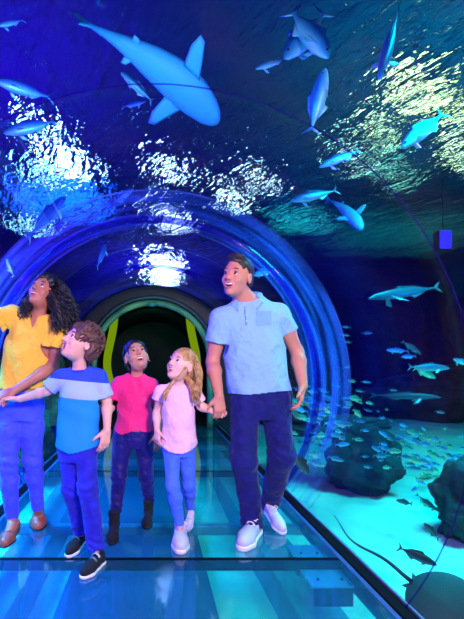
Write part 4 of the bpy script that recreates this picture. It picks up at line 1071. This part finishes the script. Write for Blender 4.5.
def make_blond():
    t = thing('person', 'small girl with long blond hair in a pale pink tee and blue leggings, smiling up', 'person', (.18, 2.5, 0))
    Sl, Sr = W(162, 391, 2.52), W(193, 391, 2.52); El, Wl = W(156.5, 413, 2.56), W(157, 430, 2.50); Er, Wr_ = W(200, 406, 2.52), W(212, 411, 2.52)
    Hl, Hr = W(171, 446, 2.52), W(186, 446, 2.54); Kl, Kr = W(173, 486, 2.46), W(189, 484, 2.56); Al, Ar = W(180, 525, 2.48), W(190.5, 508, 2.72)
    neck = W(177.5, 385, 2.52); pel = (Hl+Hr)/2; hd = Head(W(181.5, 366, 2.50), (-.64, -.66, .36), (.30, .15, .94), .92)
    P = [Sl, Sr, El, Er, Wl, Wr_, Hl, Hr, Kl, Kr, Al, Ar, neck, hd.c]
    lo, hi = bounds(P, .11); lo[2] = -.01
    F = Field(lo, hi, .0048); up = neck-pel; Lt = np.linalg.norm(up); rt = Sr-Sl
    F.loft(pel, up, rt, pf([(-.02, .085, .075), (0, .09, .078), (.12, .085, .07), (.26, .09, .07), (.32, .085, .055), (Lt-.01, .04, .035)], Lt, 0.375), .03)
    F.cone(Sl, Sr, .028, .028, .035); F.cone(neck-up/Lt*.04, hd.p(0, -.012, -.05), .034, .034, .02)
    arm(F, Sl, El, Wl, (.027, .023, .025, .018)); arm(F, Sr, Er, Wr_, (.027, .024, .026, .018))
    for h_, k_, a_ in ((Hl, Kl, Al), (Hr, Kr, Ar)): F.cone(h_, k_, .050, .034, .03); F.cone(k_, a_, .034, .025, .02)
    F.cone(Al, Al+(0, 0, -.035), .022, .02, .01); F.cone(Ar, Ar+(0, 0, -.03), .022, .02, .01)
    hand(F, Wl, (.0, -.1, -1), (.7, .7, 0), (-.5, -1, 0), .66, .45); hand(F, Wr_, (1, -.05, -.30), (.1, -1, 0), (0, 0, 1), .68, .8, .1, .8)
    m = (.022, .010); hd.sculpt(F, m, 1); F.obj('body', SK_G2, t)
    hd.features(t, LIP, H_BOY, m, gaze=(-.1, 1, .25))
    hair_cap(hd, t, H_BLOND, .008, .068, -.09, .0012, 120, side=.0)
    L = []; rng = random.Random(11)
    for i in range(260):
        a = rng.uniform(-2.2, 2.2); el = rng.uniform(-.2, 1.25); x = math.sin(a)*math.cos(el); y = -math.cos(a)*math.cos(el); z = math.sin(el)
        if y > .30: continue
        p = hd.p(.086*x, -.016+.107*y, .038+.096*z); r_ = hd.R@np.array([x, y, 0]); outw = nrm(np.array([r_[0], r_[1], 0]))
        if outw[1] < -.75: continue
        ln = rng.uniform(.20, .27)+max(0, hd.c[2]-p[2])*-.5+.04*z; ph = rng.uniform(0, 6); sp = rng.uniform(.0, .022)
        pts = []
        for j in range(14):
            f = j/13; q = p+outw*(.012*math.sin(math.pi*min(1, f*1.6))+sp*f)+np.array([.012*math.sin(ph+f*5)*f, 0, -ln*f])
            # fall over the shoulders, outside the neck
            q = q+np.array([.004, -.006, 0])*f; pts.append(q)
        L.append(pts)
    for i in range(26):   # lock in front of the left shoulder
        p0 = hd.p(-.070+rng.uniform(-.006, .006), .030+rng.uniform(-.01, .01), -.01); 
        tgt = W(164+rng.uniform(-2.5, 2.5), 400+rng.uniform(-6, 4), 2.41+rng.uniform(-.01, .01)); mid = W(170+rng.uniform(-1.5, 1.5), 384, 2.43)
        L.append([p0*(1-f)**2+2*mid*f*(1-f)+tgt*f*f for f in np.linspace(0, 1, 10)])
    for i in range(44):   # locks in front of the right shoulder
        p0 = hd.p(.082+rng.uniform(-.006, .004), .012+rng.uniform(-.02, .02), .0); 
        tgt = W(196+rng.uniform(-5, 5), 404+rng.uniform(-12, 3), 2.43+rng.uniform(-.02, .01)); mid = W(196+rng.uniform(-4, 4), 382, 2.42)
        L.append([p0*(1-f)**2+2*mid*f*(1-f)+tgt*f*f for f in np.linspace(0, 1, 10)])
    strands(L, .0048, 'hair_locks', H_BLOND, t)
    G = Field(lo, hi, .0048)
    pr = [(-.07, .125, .100), (.02, .115, .094), (.12, .104, .086), (.26, .104, .082), (.32, .092, .064), (Lt-.01, .044, .038)]
    G.loft(pel+(0, 0, .02), up, rt, pf(pr, Lt, 0.375), 0); G.cone(Sl, Sr, .036, .036, .04); G.cone(Sl, neck-(0, 0, .010), .031, .031, .03); G.cone(Sr, neck-(0, 0, .010), .031, .031, .03)
    G.cone(Sl, W(156.5, 401, 2.53), .038, .041, .02); G.cone(Sr, W(199, 401, 2.52), .038, .042, .02)
    G.cut(W(157, 400, 2.53), (-.3, 0, -1), .06); G.cut(W(199, 402, 2.52), (.5, 0, -1), .055)
    folds(G, .0025, 34, 14, 1.3); folds(G, .0018, 14, 40, .2)
    G.warp(lambda X, Y, Z: np.where(Z < .568+3.0*(X-.165)**2, 1.0, 0).astype(np.float32), lo, (hi[0], hi[1], .72))
    G.ell(neck+(-.002, -.014, .026), (.044, .048, .038), None, .008, '-')
    o = G.obj('tee_shirt', M_BLUSH, t)
    G = Field(lo, hi, .0048); G.loft(pel, (0, 0, 1), (1, 0, 0), [(-.06, .085, .07), (.0, .098, .084), (.05, .095, .08)], 0)
    for h_, k_, a_ in ((Hl, Kl, Al), (Hr, Kr, Ar)): G.chain([h_, k_, k_+(a_-k_)*.3, a_], [.058, .041, .040, .030], .02); G.cut(a_, nrm(a_-k_), .07)
    folds(G, .0014, 26, 34, .8); G.obj('leggings', M_LEG, t)
    shoe(t, W(180.5, 535, GY(535)), W(180.5, 555, GY(555)), (M_WHITE, M_WSOLE, M_LACE), w=1.12, h=.0035)
    shoe(t, W(192.5, 511, 2.73), W(187, 532, GY(532)), (M_WHITE, M_WSOLE, M_LACE), up=(0, -.5, 1), w=1.1, h=.0035)
    return t
make_blond()
# ============================================================ fish
def fishmat(name, back, side, belly, zscale=.12, rough=.38, metal=.25):
    m, nt, out = new_mat(name); N = nt.nodes.new; L = nt.links.new
    p = N('ShaderNodeBsdfPrincipled'); p.inputs['Roughness'].default_value = rough; p.inputs['Metallic'].default_value = metal
    tc = N('ShaderNodeTexCoord'); sx = N('ShaderNodeSeparateXYZ'); L(tc.outputs['Object'], sx.inputs[0])
    mr = N('ShaderNodeMapRange'); mr.inputs[1].default_value = -zscale; mr.inputs[2].default_value = zscale; L(sx.outputs[2], mr.inputs[0])
    n = N('ShaderNodeTexNoise'); n.inputs['Scale'].default_value = 9; L(tc.outputs['Object'], n.inputs['Vector'])
    ad = N('ShaderNodeMath'); ad.operation = 'MULTIPLY_ADD'; ad.inputs[1].default_value = .22; L(n.outputs[0], ad.inputs[0]); L(mr.outputs[0], ad.inputs[2])
    r = N('ShaderNodeValToRGB'); e = r.color_ramp.elements; e[0].position = .28; e[0].color = (*lin(belly), 1); e[1].position = .85; e[1].color = (*lin(back), 1)
    x = e.new(.55); x.color = (*lin(side), 1); L(ad.outputs[0], r.inputs[0]); L(r.outputs[0], p.inputs['Base Color'])
    v = N('ShaderNodeTexVoronoi'); v.inputs['Scale'].default_value = 60; L(tc.outputs['Object'], v.inputs['Vector'])
    b = N('ShaderNodeBump'); b.inputs['Strength'].default_value = .15; b.inputs['Distance'].default_value = .004; L(v.outputs[0], b.inputs['Height']); L(b.outputs[0], p.inputs['Normal'])
    L(p.outputs[0], out.inputs[0]); return m
FM = {
 'silver': fishmat('silver blue fish skin', (20, 100, 180), (70, 175, 225), (160, 225, 245)),
 'teal': fishmat('teal grey fish skin', (20, 90, 130), (60, 150, 180), (150, 215, 215)),
 'blue': fishmat('deep blue fish skin', (30, 60, 170), (70, 120, 220), (140, 190, 245)),
 'shark': fishmat('grey shark skin', (20, 110, 170), (40, 150, 205), (80, 190, 235), .05, .55, 0),
 'dark': fishmat('dark fish skin', (14, 34, 40), (30, 66, 74), (60, 110, 110), .1, .6, 0),
 'dim': fishmat('dim teal fish skin', (14, 60, 80), (36, 96, 116), (80, 140, 150)),
 'green': fishmat('greenish silver fish skin', (50, 130, 110), (110, 200, 170), (200, 235, 180)),
}
M_FEYE = pmat('fish eye', (8, 10, 16), .15)
def body_mesh(prof, wid, nseg=14, bend=0.0, belly=0.0):
    """prof rows: (x from .5 nose to -.5, half height, centre z)"""
    prof = np.array(prof, float); n = 26; xs = np.linspace(prof[0, 0], prof[-1, 0], n)
    xs = prof[0, 0]+(prof[-1, 0]-prof[0, 0])*((1-np.cos(np.linspace(0, math.pi, n)))/2*.6+np.linspace(0, 1, n)*.4)
    hh = np.interp(-xs, -prof[:, 0], prof[:, 1]); cz = np.interp(-xs, -prof[:, 0], prof[:, 2]); ww = hh*np.interp(-xs, [-.5, -.2, .2, .5], wid)
    V = []; F = []
    for i in range(n):
        for k in range(nseg):
            a = 2*math.pi*k/nseg
            V.append((xs[i], ww[i]*math.cos(a)+bend*(xs[i]-.1)**2, cz[i]+hh[i]*math.sin(a)*(1 if math.sin(a) > 0 else 1+belly)))
    for i in range(n-1):
        for k in range(nseg): F.append((i*nseg+k, i*nseg+(k+1) % nseg, (i+1)*nseg+(k+1) % nseg, (i+1)*nseg+k))
    F.append(tuple(range(nseg-1, -1, -1))); F.append(tuple((n-1)*nseg+k for k in range(nseg)))
    return V, F
def fin(pts, th, bend=None):
    """outline in (x,z) made into a thin tapering plate; the first points are the root"""
    n = len(pts); c = (sum(p[0] for p in pts)/n, sum(p[1] for p in pts)/n); V = []; F = []
    V = [(p[0], 0, p[1]) for p in pts]+[(c[0], th, c[1]), (c[0], -th, c[1])]
    V += [(c[0]+(p[0]-c[0])*.6, s*th, c[1]+(p[1]-c[1])*.6) for s in (1, -1) for p in pts]
    for i in range(n):
        k = (i+1) % n; a = n+2; b2 = n+2+n
        F += [(i, k, a+k, a+i), (k, i, b2+i, b2+k), (a+i, a+k, n), (b2+k, b2+i, n+1)]
    return V, F
def xf(V, R, t=(0, 0, 0)): R = np.array(R); return [tuple(R@np.array(v)+np.array(t)) for v in V]
def side_R(s, spread, sweep=0):
    """take a fin drawn downwards (-z) and swing it out to the side s"""
    a = math.radians(spread); Rx = np.array([[1, 0, 0], [0, math.cos(a*s), -math.sin(a*s)], [0, math.sin(a*s), math.cos(a*s)]]); return Rx
PROTO = {}
def make_proto(key, kind, mat):
    parts = []
    if kind in ('jack', 'slim', 'long', 'deep'):
        H = {'jack': .135, 'slim': .098, 'long': .055, 'deep': .18}[kind]
        V, F = body_mesh([(.5, .006, -.01), (.47, .28*H, -.008), (.40, .58*H, 0), (.28, .86*H, 0), (.12, H, 0), (-.05, .92*H, 0), (-.2, .62*H, 0), (-.32, .28*H, 0), (-.39, .15*H, 0), (-.42, .14*H, 0)], [.55, .62, .5, .4])
        parts.append(('body', V, F, mat))
        t = H*1.25
        V, F = fin([(-.40, .12*H), (-.44, .45*t), (-.52, t), (-.475, .35*t), (-.455, 0), (-.475, -.35*t), (-.52, -t), (-.44, -.45*t), (-.40, -.12*H)], .006); parts.append(('tail_fin', V, F, mat))
        V, F = fin([(.16, .95*H), (.08, 1.45*H), (-.02, 1.25*H), (-.16, 1.0*H), (-.28, .50*H), (-.10, .80*H)], .005); parts.append(('dorsal_fin', V, F, mat))
        V, F = fin([(-.04, -.88*H), (-.10, -1.4*H), (-.18, -1.0*H), (-.28, -.45*H), (-.14, -.7*H)], .005); parts.append(('anal_fin', V, F, mat))
        for s in (-1, 1):
            V, F = fin([(.26, 0), (.20, -.10*1), (.10, -.135), (.15, -.06), (.21, 0)], .004); parts.append(('pectoral_fin', xf(V, side_R(s, 40), (0, s*.45*H, -.3*H)), F, mat))
            V, F = ball((.41, s*.34*H, .12*H), .012 if kind != 'long' else .007); parts.append(('eye', V, F, M_FEYE))
    elif kind == 'shark':
        V, F = body_mesh([(.5, .012, .005), (.47, .034, .004), (.40, .056, .002), (.28, .075, 0), (.12, .082, 0), (-.05, .070, 0), (-.2, .046, .002), (-.32, .026, .006), (-.40, .016, .012), (-.46, .010, .025)], [1.25, 1.15, .9, .7], 16, bend=.18)
        parts.append(('body', V, F, mat)); b = lambda x: .18*(x-.1)**2
        def off(V, x0=None): return [(v[0], v[1]+b(v[0]), v[2]) for v in V]
        V, F = fin([(-.38, .02), (-.46, .075), (-.58, .16), (-.545, .085), (-.48, .015), (-.49, -.05), (-.42, -.01)], .006); parts.append(('tail_fin', off(V), F, mat))
        V, F = fin([(.12, .072), (.05, .165), (.015, .16), (.02, .10), (.0, .065)], .006); parts.append(('dorsal_fin', off(V), F, mat))
        V, F = fin([(-.22, .036), (-.26, .075), (-.285, .07), (-.28, .03)], .004); parts.append(('rear_dorsal_fin', off(V), F, mat))
        for s in (-1, 1):
            V, F = fin([(.25, 0), (.21, -.06), (.15, -.145), (.11, -.155), (.095, -.10), (.12, 0)], .008); parts.append(('pectoral_fin', off(xf(V, side_R(s, 78), (0, s*.070, -.035))), F, mat))
            V, F = fin([(-.14, 0), (-.17, -.03), (-.20, -.032), (-.20, 0)], .005); parts.append(('pelvic_fin', off(xf(V, side_R(s, 65), (0, s*.035, -.03))), F, mat))
            V, F = ball((.425, s*.05, .015), .007); parts.append(('eye', off(V), F, M_FEYE))
    elif kind == 'ray':
        n = 40; m = 8; V = []; F = []
        outl = [(.5*math.cos(a)*(1.0 if math.cos(a) > 0 else .85)+0, .52*math.sin(a)*(1+.12*math.cos(a))) for a in np.linspace(0, 2*math.pi, n, endpoint=False)]
        for lay in (1, -1):
            for j in range(m+1):
                f = j/m
                for p in outl:
                    th = .085*(1-f**2)**.8*(1-.35*abs(p[1])*f)
                    V.append((p[0]*f, p[1]*f, lay*th*(.9 if lay > 0 else .35)+.09*(p[1]*f)**2))
        q = (m+1)*n
        for lay in (0, 1):
            for j in range(m):
                for i in range(n):
                    k = (i+1) % n; f = (lay*q+j*n+i, lay*q+(j+1)*n+i, lay*q+(j+1)*n+k, lay*q+j*n+k); F.append(f if lay == 0 else f[::-1])
        parts.append(('body', V, F, mat))
        mb = MB(); mb.tube([(-.40-.1*i, .05*math.sin(i*.55)*i*.16, .01+.004*i) for i in range(15)], [.032*(1-i/15.5)+.003 for i in range(15)], 8); parts.append(('tail', mb.v, mb.f, mat))
        for s in (-1, 1):
            V, F = ball((.30, s*.07, .085), .022); parts.append(('eye', V, F, M_FEYE))
            V, F = fin([(-.34, 0), (-.42, -.08), (-.47, -.09), (-.43, 0)], .006); parts.append(('pelvic_fin', xf(V, side_R(s, 85), (0, s*.05, 0)), F, mat))
    col = []
    for nm, V, F, mt in parts:
        me = bpy.data.meshes.new(nm); me.from_pydata([tuple(map(float, v)) for v in V], [], F); me.update()
        me.polygons.foreach_set('use_smooth', np.ones(len(me.polygons), dtype=bool)); me.materials.append(mt); col.append((nm, me))
    PROTO[key] = col
def ball(c, r):
    bm = bmesh.new(); bmesh.ops.create_icosphere(bm, subdivisions=2, radius=r)
    V = [(v.co.x+c[0], v.co.y+c[1], v.co.z+c[2]) for v in bm.verts]; F = [[v.index for v in f.verts] for f in bm.faces]; bm.free(); return V, F
def place(nose, tail, Yn, Yt, key, kind, label, cat='fish', name='fish', roll=0, up=None, group=None, width=1.0):
    if key not in PROTO: make_proto(key, kind, FM[key.split('_')[0]])
    a = Vector(W(*nose, Yn)); b = Vector(W(*tail, Yt)); x = (a-b); L = x.length; x.normalize()
    u = Vector(up) if up is not None else Vector((0, 0, 1)); y = u.cross(x).normalized(); z = x.cross(y)
    M = Matrix((x, y, z)).transposed(); M = M @ Matrix.Rotation(math.radians(roll), 3, 'X')
    c = (a+b)/2
    for q in (a, b, c):
        d = math.hypot(q.x, q.z-ZT)
        if q.y < TY1 and (d < RT+.12) : print('FISH IN TUNNEL', label, round(d, 2))
        if q.z > SURF-.05 or q.z < SAND: print('FISH OUT OF WATER', label, round(q.z, 2))
    t = thing(name, label, cat, c, group)
    s = L/1.0
    t.rotation_euler = M.to_euler(); t.scale = (s, s*width, s)
    for nm, me in PROTO[key]:
        o = bpy.data.objects.new(nm, me); COL.objects.link(o); o.parent = t
    return t
# large shark passing over the tunnel: the belly faces down to the walkway
p1 = W(222, 116, 3.3); p2 = W(84, 4, 2.9); cc = (p1+p2)/2
toward = nrm(np.array([0, 0, CAMH])-cc)
sh = place((222, 118), (84, 6), 3.5, 3.0, 'shark', 'shark', 'large pale shark swimming across the top of the tunnel', 'shark', 'shark', up=-toward+np.array([.25, 0, .3]))
sh.scale[1] *= 1.25
k = place((364, 229), (331, 196), 5.0, 5.6, 'shark', 'shark', 'small shark with spread fins seen from below, right of the tunnel', 'shark', 'shark', up=(-.1, .75, .65))
F_ = place
F_((284, 59), (326, 12), 3.3, 3.5, 'silver', 'jack', 'silver fish with forked tail up, upper one of the crossing pair at the top', roll=30)
F_((329, 58), (291, 11), 3.1, 3.3, 'silver_b', 'jack', 'silver blue fish nose down to the right, crossing another at the top', roll=-30)
F_((255, 69), (287, 58), 3.4, 3.5, 'silver_c', 'slim', 'slim pale fish at the top, left of the crossing pair', roll=30)
F_((325, 68), (311, 133), 2.7, 2.8, 'silver', 'jack', 'large silver fish pointing up, below the crossing pair', roll=40)
F_((379, 79), (398, 12), 3.1, 3.3, 'silver_c', 'slim', 'slim blue fish pointing steeply down at the upper right', roll=-30)
F_((401, 148), (444, 113), 3.3, 3.5, 'silver_c', 'slim', 'pale fish pointing down left under the bright upper right ripples', roll=30, width=.9)
F_((319, 167), (359, 150), 4.0, 4.1, 'silver_c', 'slim', 'bright slim fish above the small shark', roll=30)
F_((290, 201), (338, 190), 4.4, 4.5, 'teal', 'slim', 'teal slim fish just left of the small shark', roll=20)
F_((252, 275), (274, 270), 5.2, 5.3, 'silver', 'jack', 'small bright fish beside the head of the man', roll=10)
F_((368, 298), (440, 287), 4.3, 4.6, 'dim_l', 'long', 'long thin fish in the dark water at the right', roll=10)
F_((-6, 80), (52, 98), 2.6, 2.8, 'blue', 'jack', 'large blue fish at the left edge, below the topmost one', roll=20)
F_((3, 133), (56, 121), 2.7, 2.8, 'blue', 'jack', 'large dark blue fish at the left, nose to the left', roll=20)
F_((-4, 26), (24, 20), 2.6, 2.7, 'blue_s', 'slim', 'topmost fish at the left edge', roll=20)
F_((121, 72), (153, 102), 3.4, 3.5, 'teal', 'slim', 'teal fish pointing up left beneath the tail of the large shark', roll=-30)
F_((146, 101), (122, 107), 3.8, 3.9, 'blue_s', 'slim', 'small dim blue fish under the teal one beneath the shark', roll=0)
F_((66, 196), (27, 238), 3.2, 3.0, 'blue_s', 'slim', 'grey blue fish climbing to the right above the woman', roll=30)
F_((133, 188), (112, 205), 4.0, 4.0, 'blue', 'jack', 'small blue fish climbing right below the middle of the photo top', roll=20)
F_((106, 244), (97, 268), 4.2, 4.1, 'silver', 'jack', 'small pale fish pointing up above the boy', roll=30)
F_((7, 259), (14, 277), 3.0, 3.0, 'silver_b', 'jack', 'small pale fish above the raised shoulder of the woman', roll=30)
F_((453, 359), (474, 366), 4.8, 4.9, 'teal', 'jack', 'teal fish cut off by the right edge', roll=10)
F_((450, 368), (408, 367), 5.0, 5.1, 'teal', 'slim', 'upper teal fish of the touching pair near the right edge', roll=10)
F_((436, 378), (414, 368), 5.3, 5.3, 'green', 'jack', 'lower teal fish of the touching pair near the right edge', roll=10)
F_((421, 354), (402, 341), 5.4, 5.4, 'dim', 'slim', 'teal fish pointing down right in the dark water', roll=10)
F_((386, 350), (409, 351), 5.6, 5.6, 'blue_s', 'slim', 'violet blue slim fish pointing left in the dark water', roll=10)
F_((401, 357), (416, 356), 5.6, 5.6, 'blue', 'jack', 'small violet blue fish under the slim violet one', roll=10)
F_((441, 397), (370, 395), 5.6, 6.0, 'dim_l', 'long', 'long greenish fish above the school', roll=10)
F_((309, 474), (292, 452), 3.3, 3.2, 'dark', 'jack', 'dark fish beside the leg of the man over the pale sand', roll=20)
F_((437, 565), (398, 547), 2.5, 2.6, 'dark_g', 'jack', 'dark fish over pale sand, above the stingray', roll=0)
F_((424, 523), (439, 539), 3.1, 3.1, 'dark_g', 'slim', 'slim dark fish over pale sand near the right rock', roll=10)
F_((396, 500), (412, 504), 3.9, 3.9, 'dark_g', 'slim', 'tiny dark fish over the sand below the arch rock', roll=10)
F_((441, 513), (416, 494), 3.9, 3.9, 'dark_l', 'long', 'dark thin fish over the sand left of the right rock', roll=10)
ray = place((482, 634), (405, 577), 1.88, 2.15, 'dark_r', 'ray', 'dark stingray with a long thin tail at the lower right corner', 'stingray', 'stingray', up=(-.35, -.45, .85))
# the school over the sand
rng = random.Random(21); n = 0
make_proto('school', 'deep', FM['green']); 
def merged(key, name):
    V = []; F = []
    for nm, me in PROTO[key]:
        if nm in ('eye', 'pectoral_fin'): continue
        o = len(V); V += [v.co[:] for v in me.vertices]; F += [[i+o for i in p.vertices] for p in me.polygons]
    m = bpy.data.meshes.new(name); m.from_pydata(V, [], F); m.update(); m.polygons.foreach_set('use_smooth', np.ones(len(m.polygons), dtype=bool)); return m
sm = []
for mk in ('green', 'teal', 'silver'):
    make_proto('school', 'deep' if mk == 'green' else 'jack', FM[mk]); m = merged('school', 'school_fish'); m.materials.append(FM[mk]); sm.append(m)
ROCKS = [(W(362, 460, 5.4), (.46, .40, .46)), (W(330, 426, 5.9), (.8, .45, .15)), (W(476, 512, 3.9), (.3, .3, .42))]
while n < 210:
    px = rng.uniform(292, 476); base = 398+(px-292)*.36
    py = rng.gauss(base+14, 17)
    if py < 384 or py > 505: continue
    Y = rng.uniform(3.9, 8.0)
    p = W(px, py, Y)
    if p[2] < SAND+.12 or math.hypot(p[0], p[2]-ZT) < RT+.2: continue
    if any(((p[0]-q[0][0])/(q[1][0]*1.35))**2+((p[1]-q[0][1])/(q[1][1]*1.35))**2+((p[2]-q[0][2])/(q[1][2]*1.5))**2 < 1 for q in ROCKS): continue
    if math.hypot(px-365, (py-455)) < 32 and Y > 4.9: continue
    o = bpy.data.objects.new('fish', rng.choice(sm)); COL.objects.link(o); o.location = p
    L = rng.uniform(.09, .20)*(.7+Y/14); o.scale = (L, L*.9, L)
    o.rotation_euler = (rng.uniform(-.2, .4), rng.gauss(.22, .14), rng.gauss(0.1, .35)+(math.pi if rng.random() < .35 else 0))
    if abs(o.rotation_euler[2]) > 1.5: o.rotation_euler[1] *= -1
    tag(o, 'small silvery green fish in the dense school over the sand', 'fish', 'school of small fish over the sand'); n += 1
for px, py in ((346, 327), (345, 335), (348, 342), (367, 333), (347, 367), (352, 381), (366, 382), (393, 390), (345, 398), (347, 407), (360, 391), (440, 412)):
    o = bpy.data.objects.new('fish', rng.choice(sm)); COL.objects.link(o); o.location = W(px, py, 7.2); o.scale = (.17,)*3
    o.rotation_euler = (.1, rng.gauss(0, .12), rng.gauss(0, .2)+(math.pi if rng.random() < .5 else 0)); tag(o, 'small fish above the school, in the dark water near the right pillar', 'fish', 'stray fish above the school')

# ============================================================ rocks
M_ROCK = pmat('dark teal rock', (30, 62, 66), .9, noise=(3, .5), bump=(9, .9, .06), rgb2=(16, 34, 40))
M_ROCKG = pmat('algae green rock', (50, 110, 62), .9, noise=(5, .6), bump=(10, .9, .06), rgb2=(14, 40, 32))
def rock(label, c, r, mat, seed=0, amp=.35, rz=0):
    bm = bmesh.new(); bmesh.ops.create_icosphere(bm, subdivisions=5, radius=1)
    V = []
    for v in bm.verts:
        q = Vector(v.co); n_ = mnoise.fractal(q*1.6+Vector((seed*7.1, seed, 0)), 1, 2, 5); q2 = q*(1+amp*n_)
        ca, sa = math.cos(rz), math.sin(rz); x, y, z = q2.x*r[0], q2.y*r[1], q2.z*r[2]
        V.append((x*ca-y*sa, x*sa+y*ca, max(z, -c[2]+SAND-.12)))
    me = bpy.data.meshes.new('rock'); me.from_pydata(V, [], [[v.index for v in f.verts] for f in bm.faces]); bm.free(); me.update()
    me.polygons.foreach_set('use_smooth', np.ones(len(me.polygons), dtype=bool)); me.materials.append(mat)
    o = bpy.data.objects.new('rock', me); COL.objects.link(o); o.location = c; tag(o, label, 'rock'); return o
def at(px, py, Y): return tuple(W(px, py, Y))
rock('dark square rock standing on the pale sand at the right', at(362, 460, 5.4), (.46, .40, .46), M_ROCK, 1, .28)
rock('flat rock slab behind the hand of the man, above the square rock', at(330, 426, 5.9), (.80, .45, .15), M_ROCK, 2, .3, .1)
rock('dark jagged rock at the right edge over the sand', at(476, 512, 3.9), (.30, .30, .42), M_ROCK, 3, .45)
rock('green algae rock between the woman and the boy', at(34, 412, 6.0), (.75, .8, .72), M_ROCKG, 4, .4)
rock('tall dark rock far left behind the woman', at(-60, 400, 9.0), (1.5, 1.3, 1.3), M_ROCKG, 5, .4)
rock('low dark rock far off at the right behind the school', at(440, 405, 13.0), (2.6, 1.2, 1.1), M_ROCK, 6, .4)
rock('far dark rock right of the portal, behind the man', at(290, 398, 12.0), (1.6, 1.2, 1.4), M_ROCK, 7, .4)
t = thing('violet_reflection', 'small violet spot of reflected light in the dark water near the right edge', 'lamp', at(447, 239, 7.0))  # glowing box added for a spot of reflected light; no lamp hangs there
c = at(447, 239, 7.0); mb = MB(); mb.box((c[0]-.10, c[1], c[2]-.16), (c[0]+.10, c[1]+.06, c[2]+.16), .03); mb.build('glow_box', emat('violet reflected spot', (50, 50, 255), 1.3), t)
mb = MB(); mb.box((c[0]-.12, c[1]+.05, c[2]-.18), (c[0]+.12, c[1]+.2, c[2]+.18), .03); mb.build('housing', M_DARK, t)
mb = MB(); mb.tube([(c[0], c[1]+.1, c[2]+.2), (c[0], c[1]+.1, SURF-.1)], .008, 8); mb.build('added_rod', M_DARK, t)  # rod and housing are added along with the glow
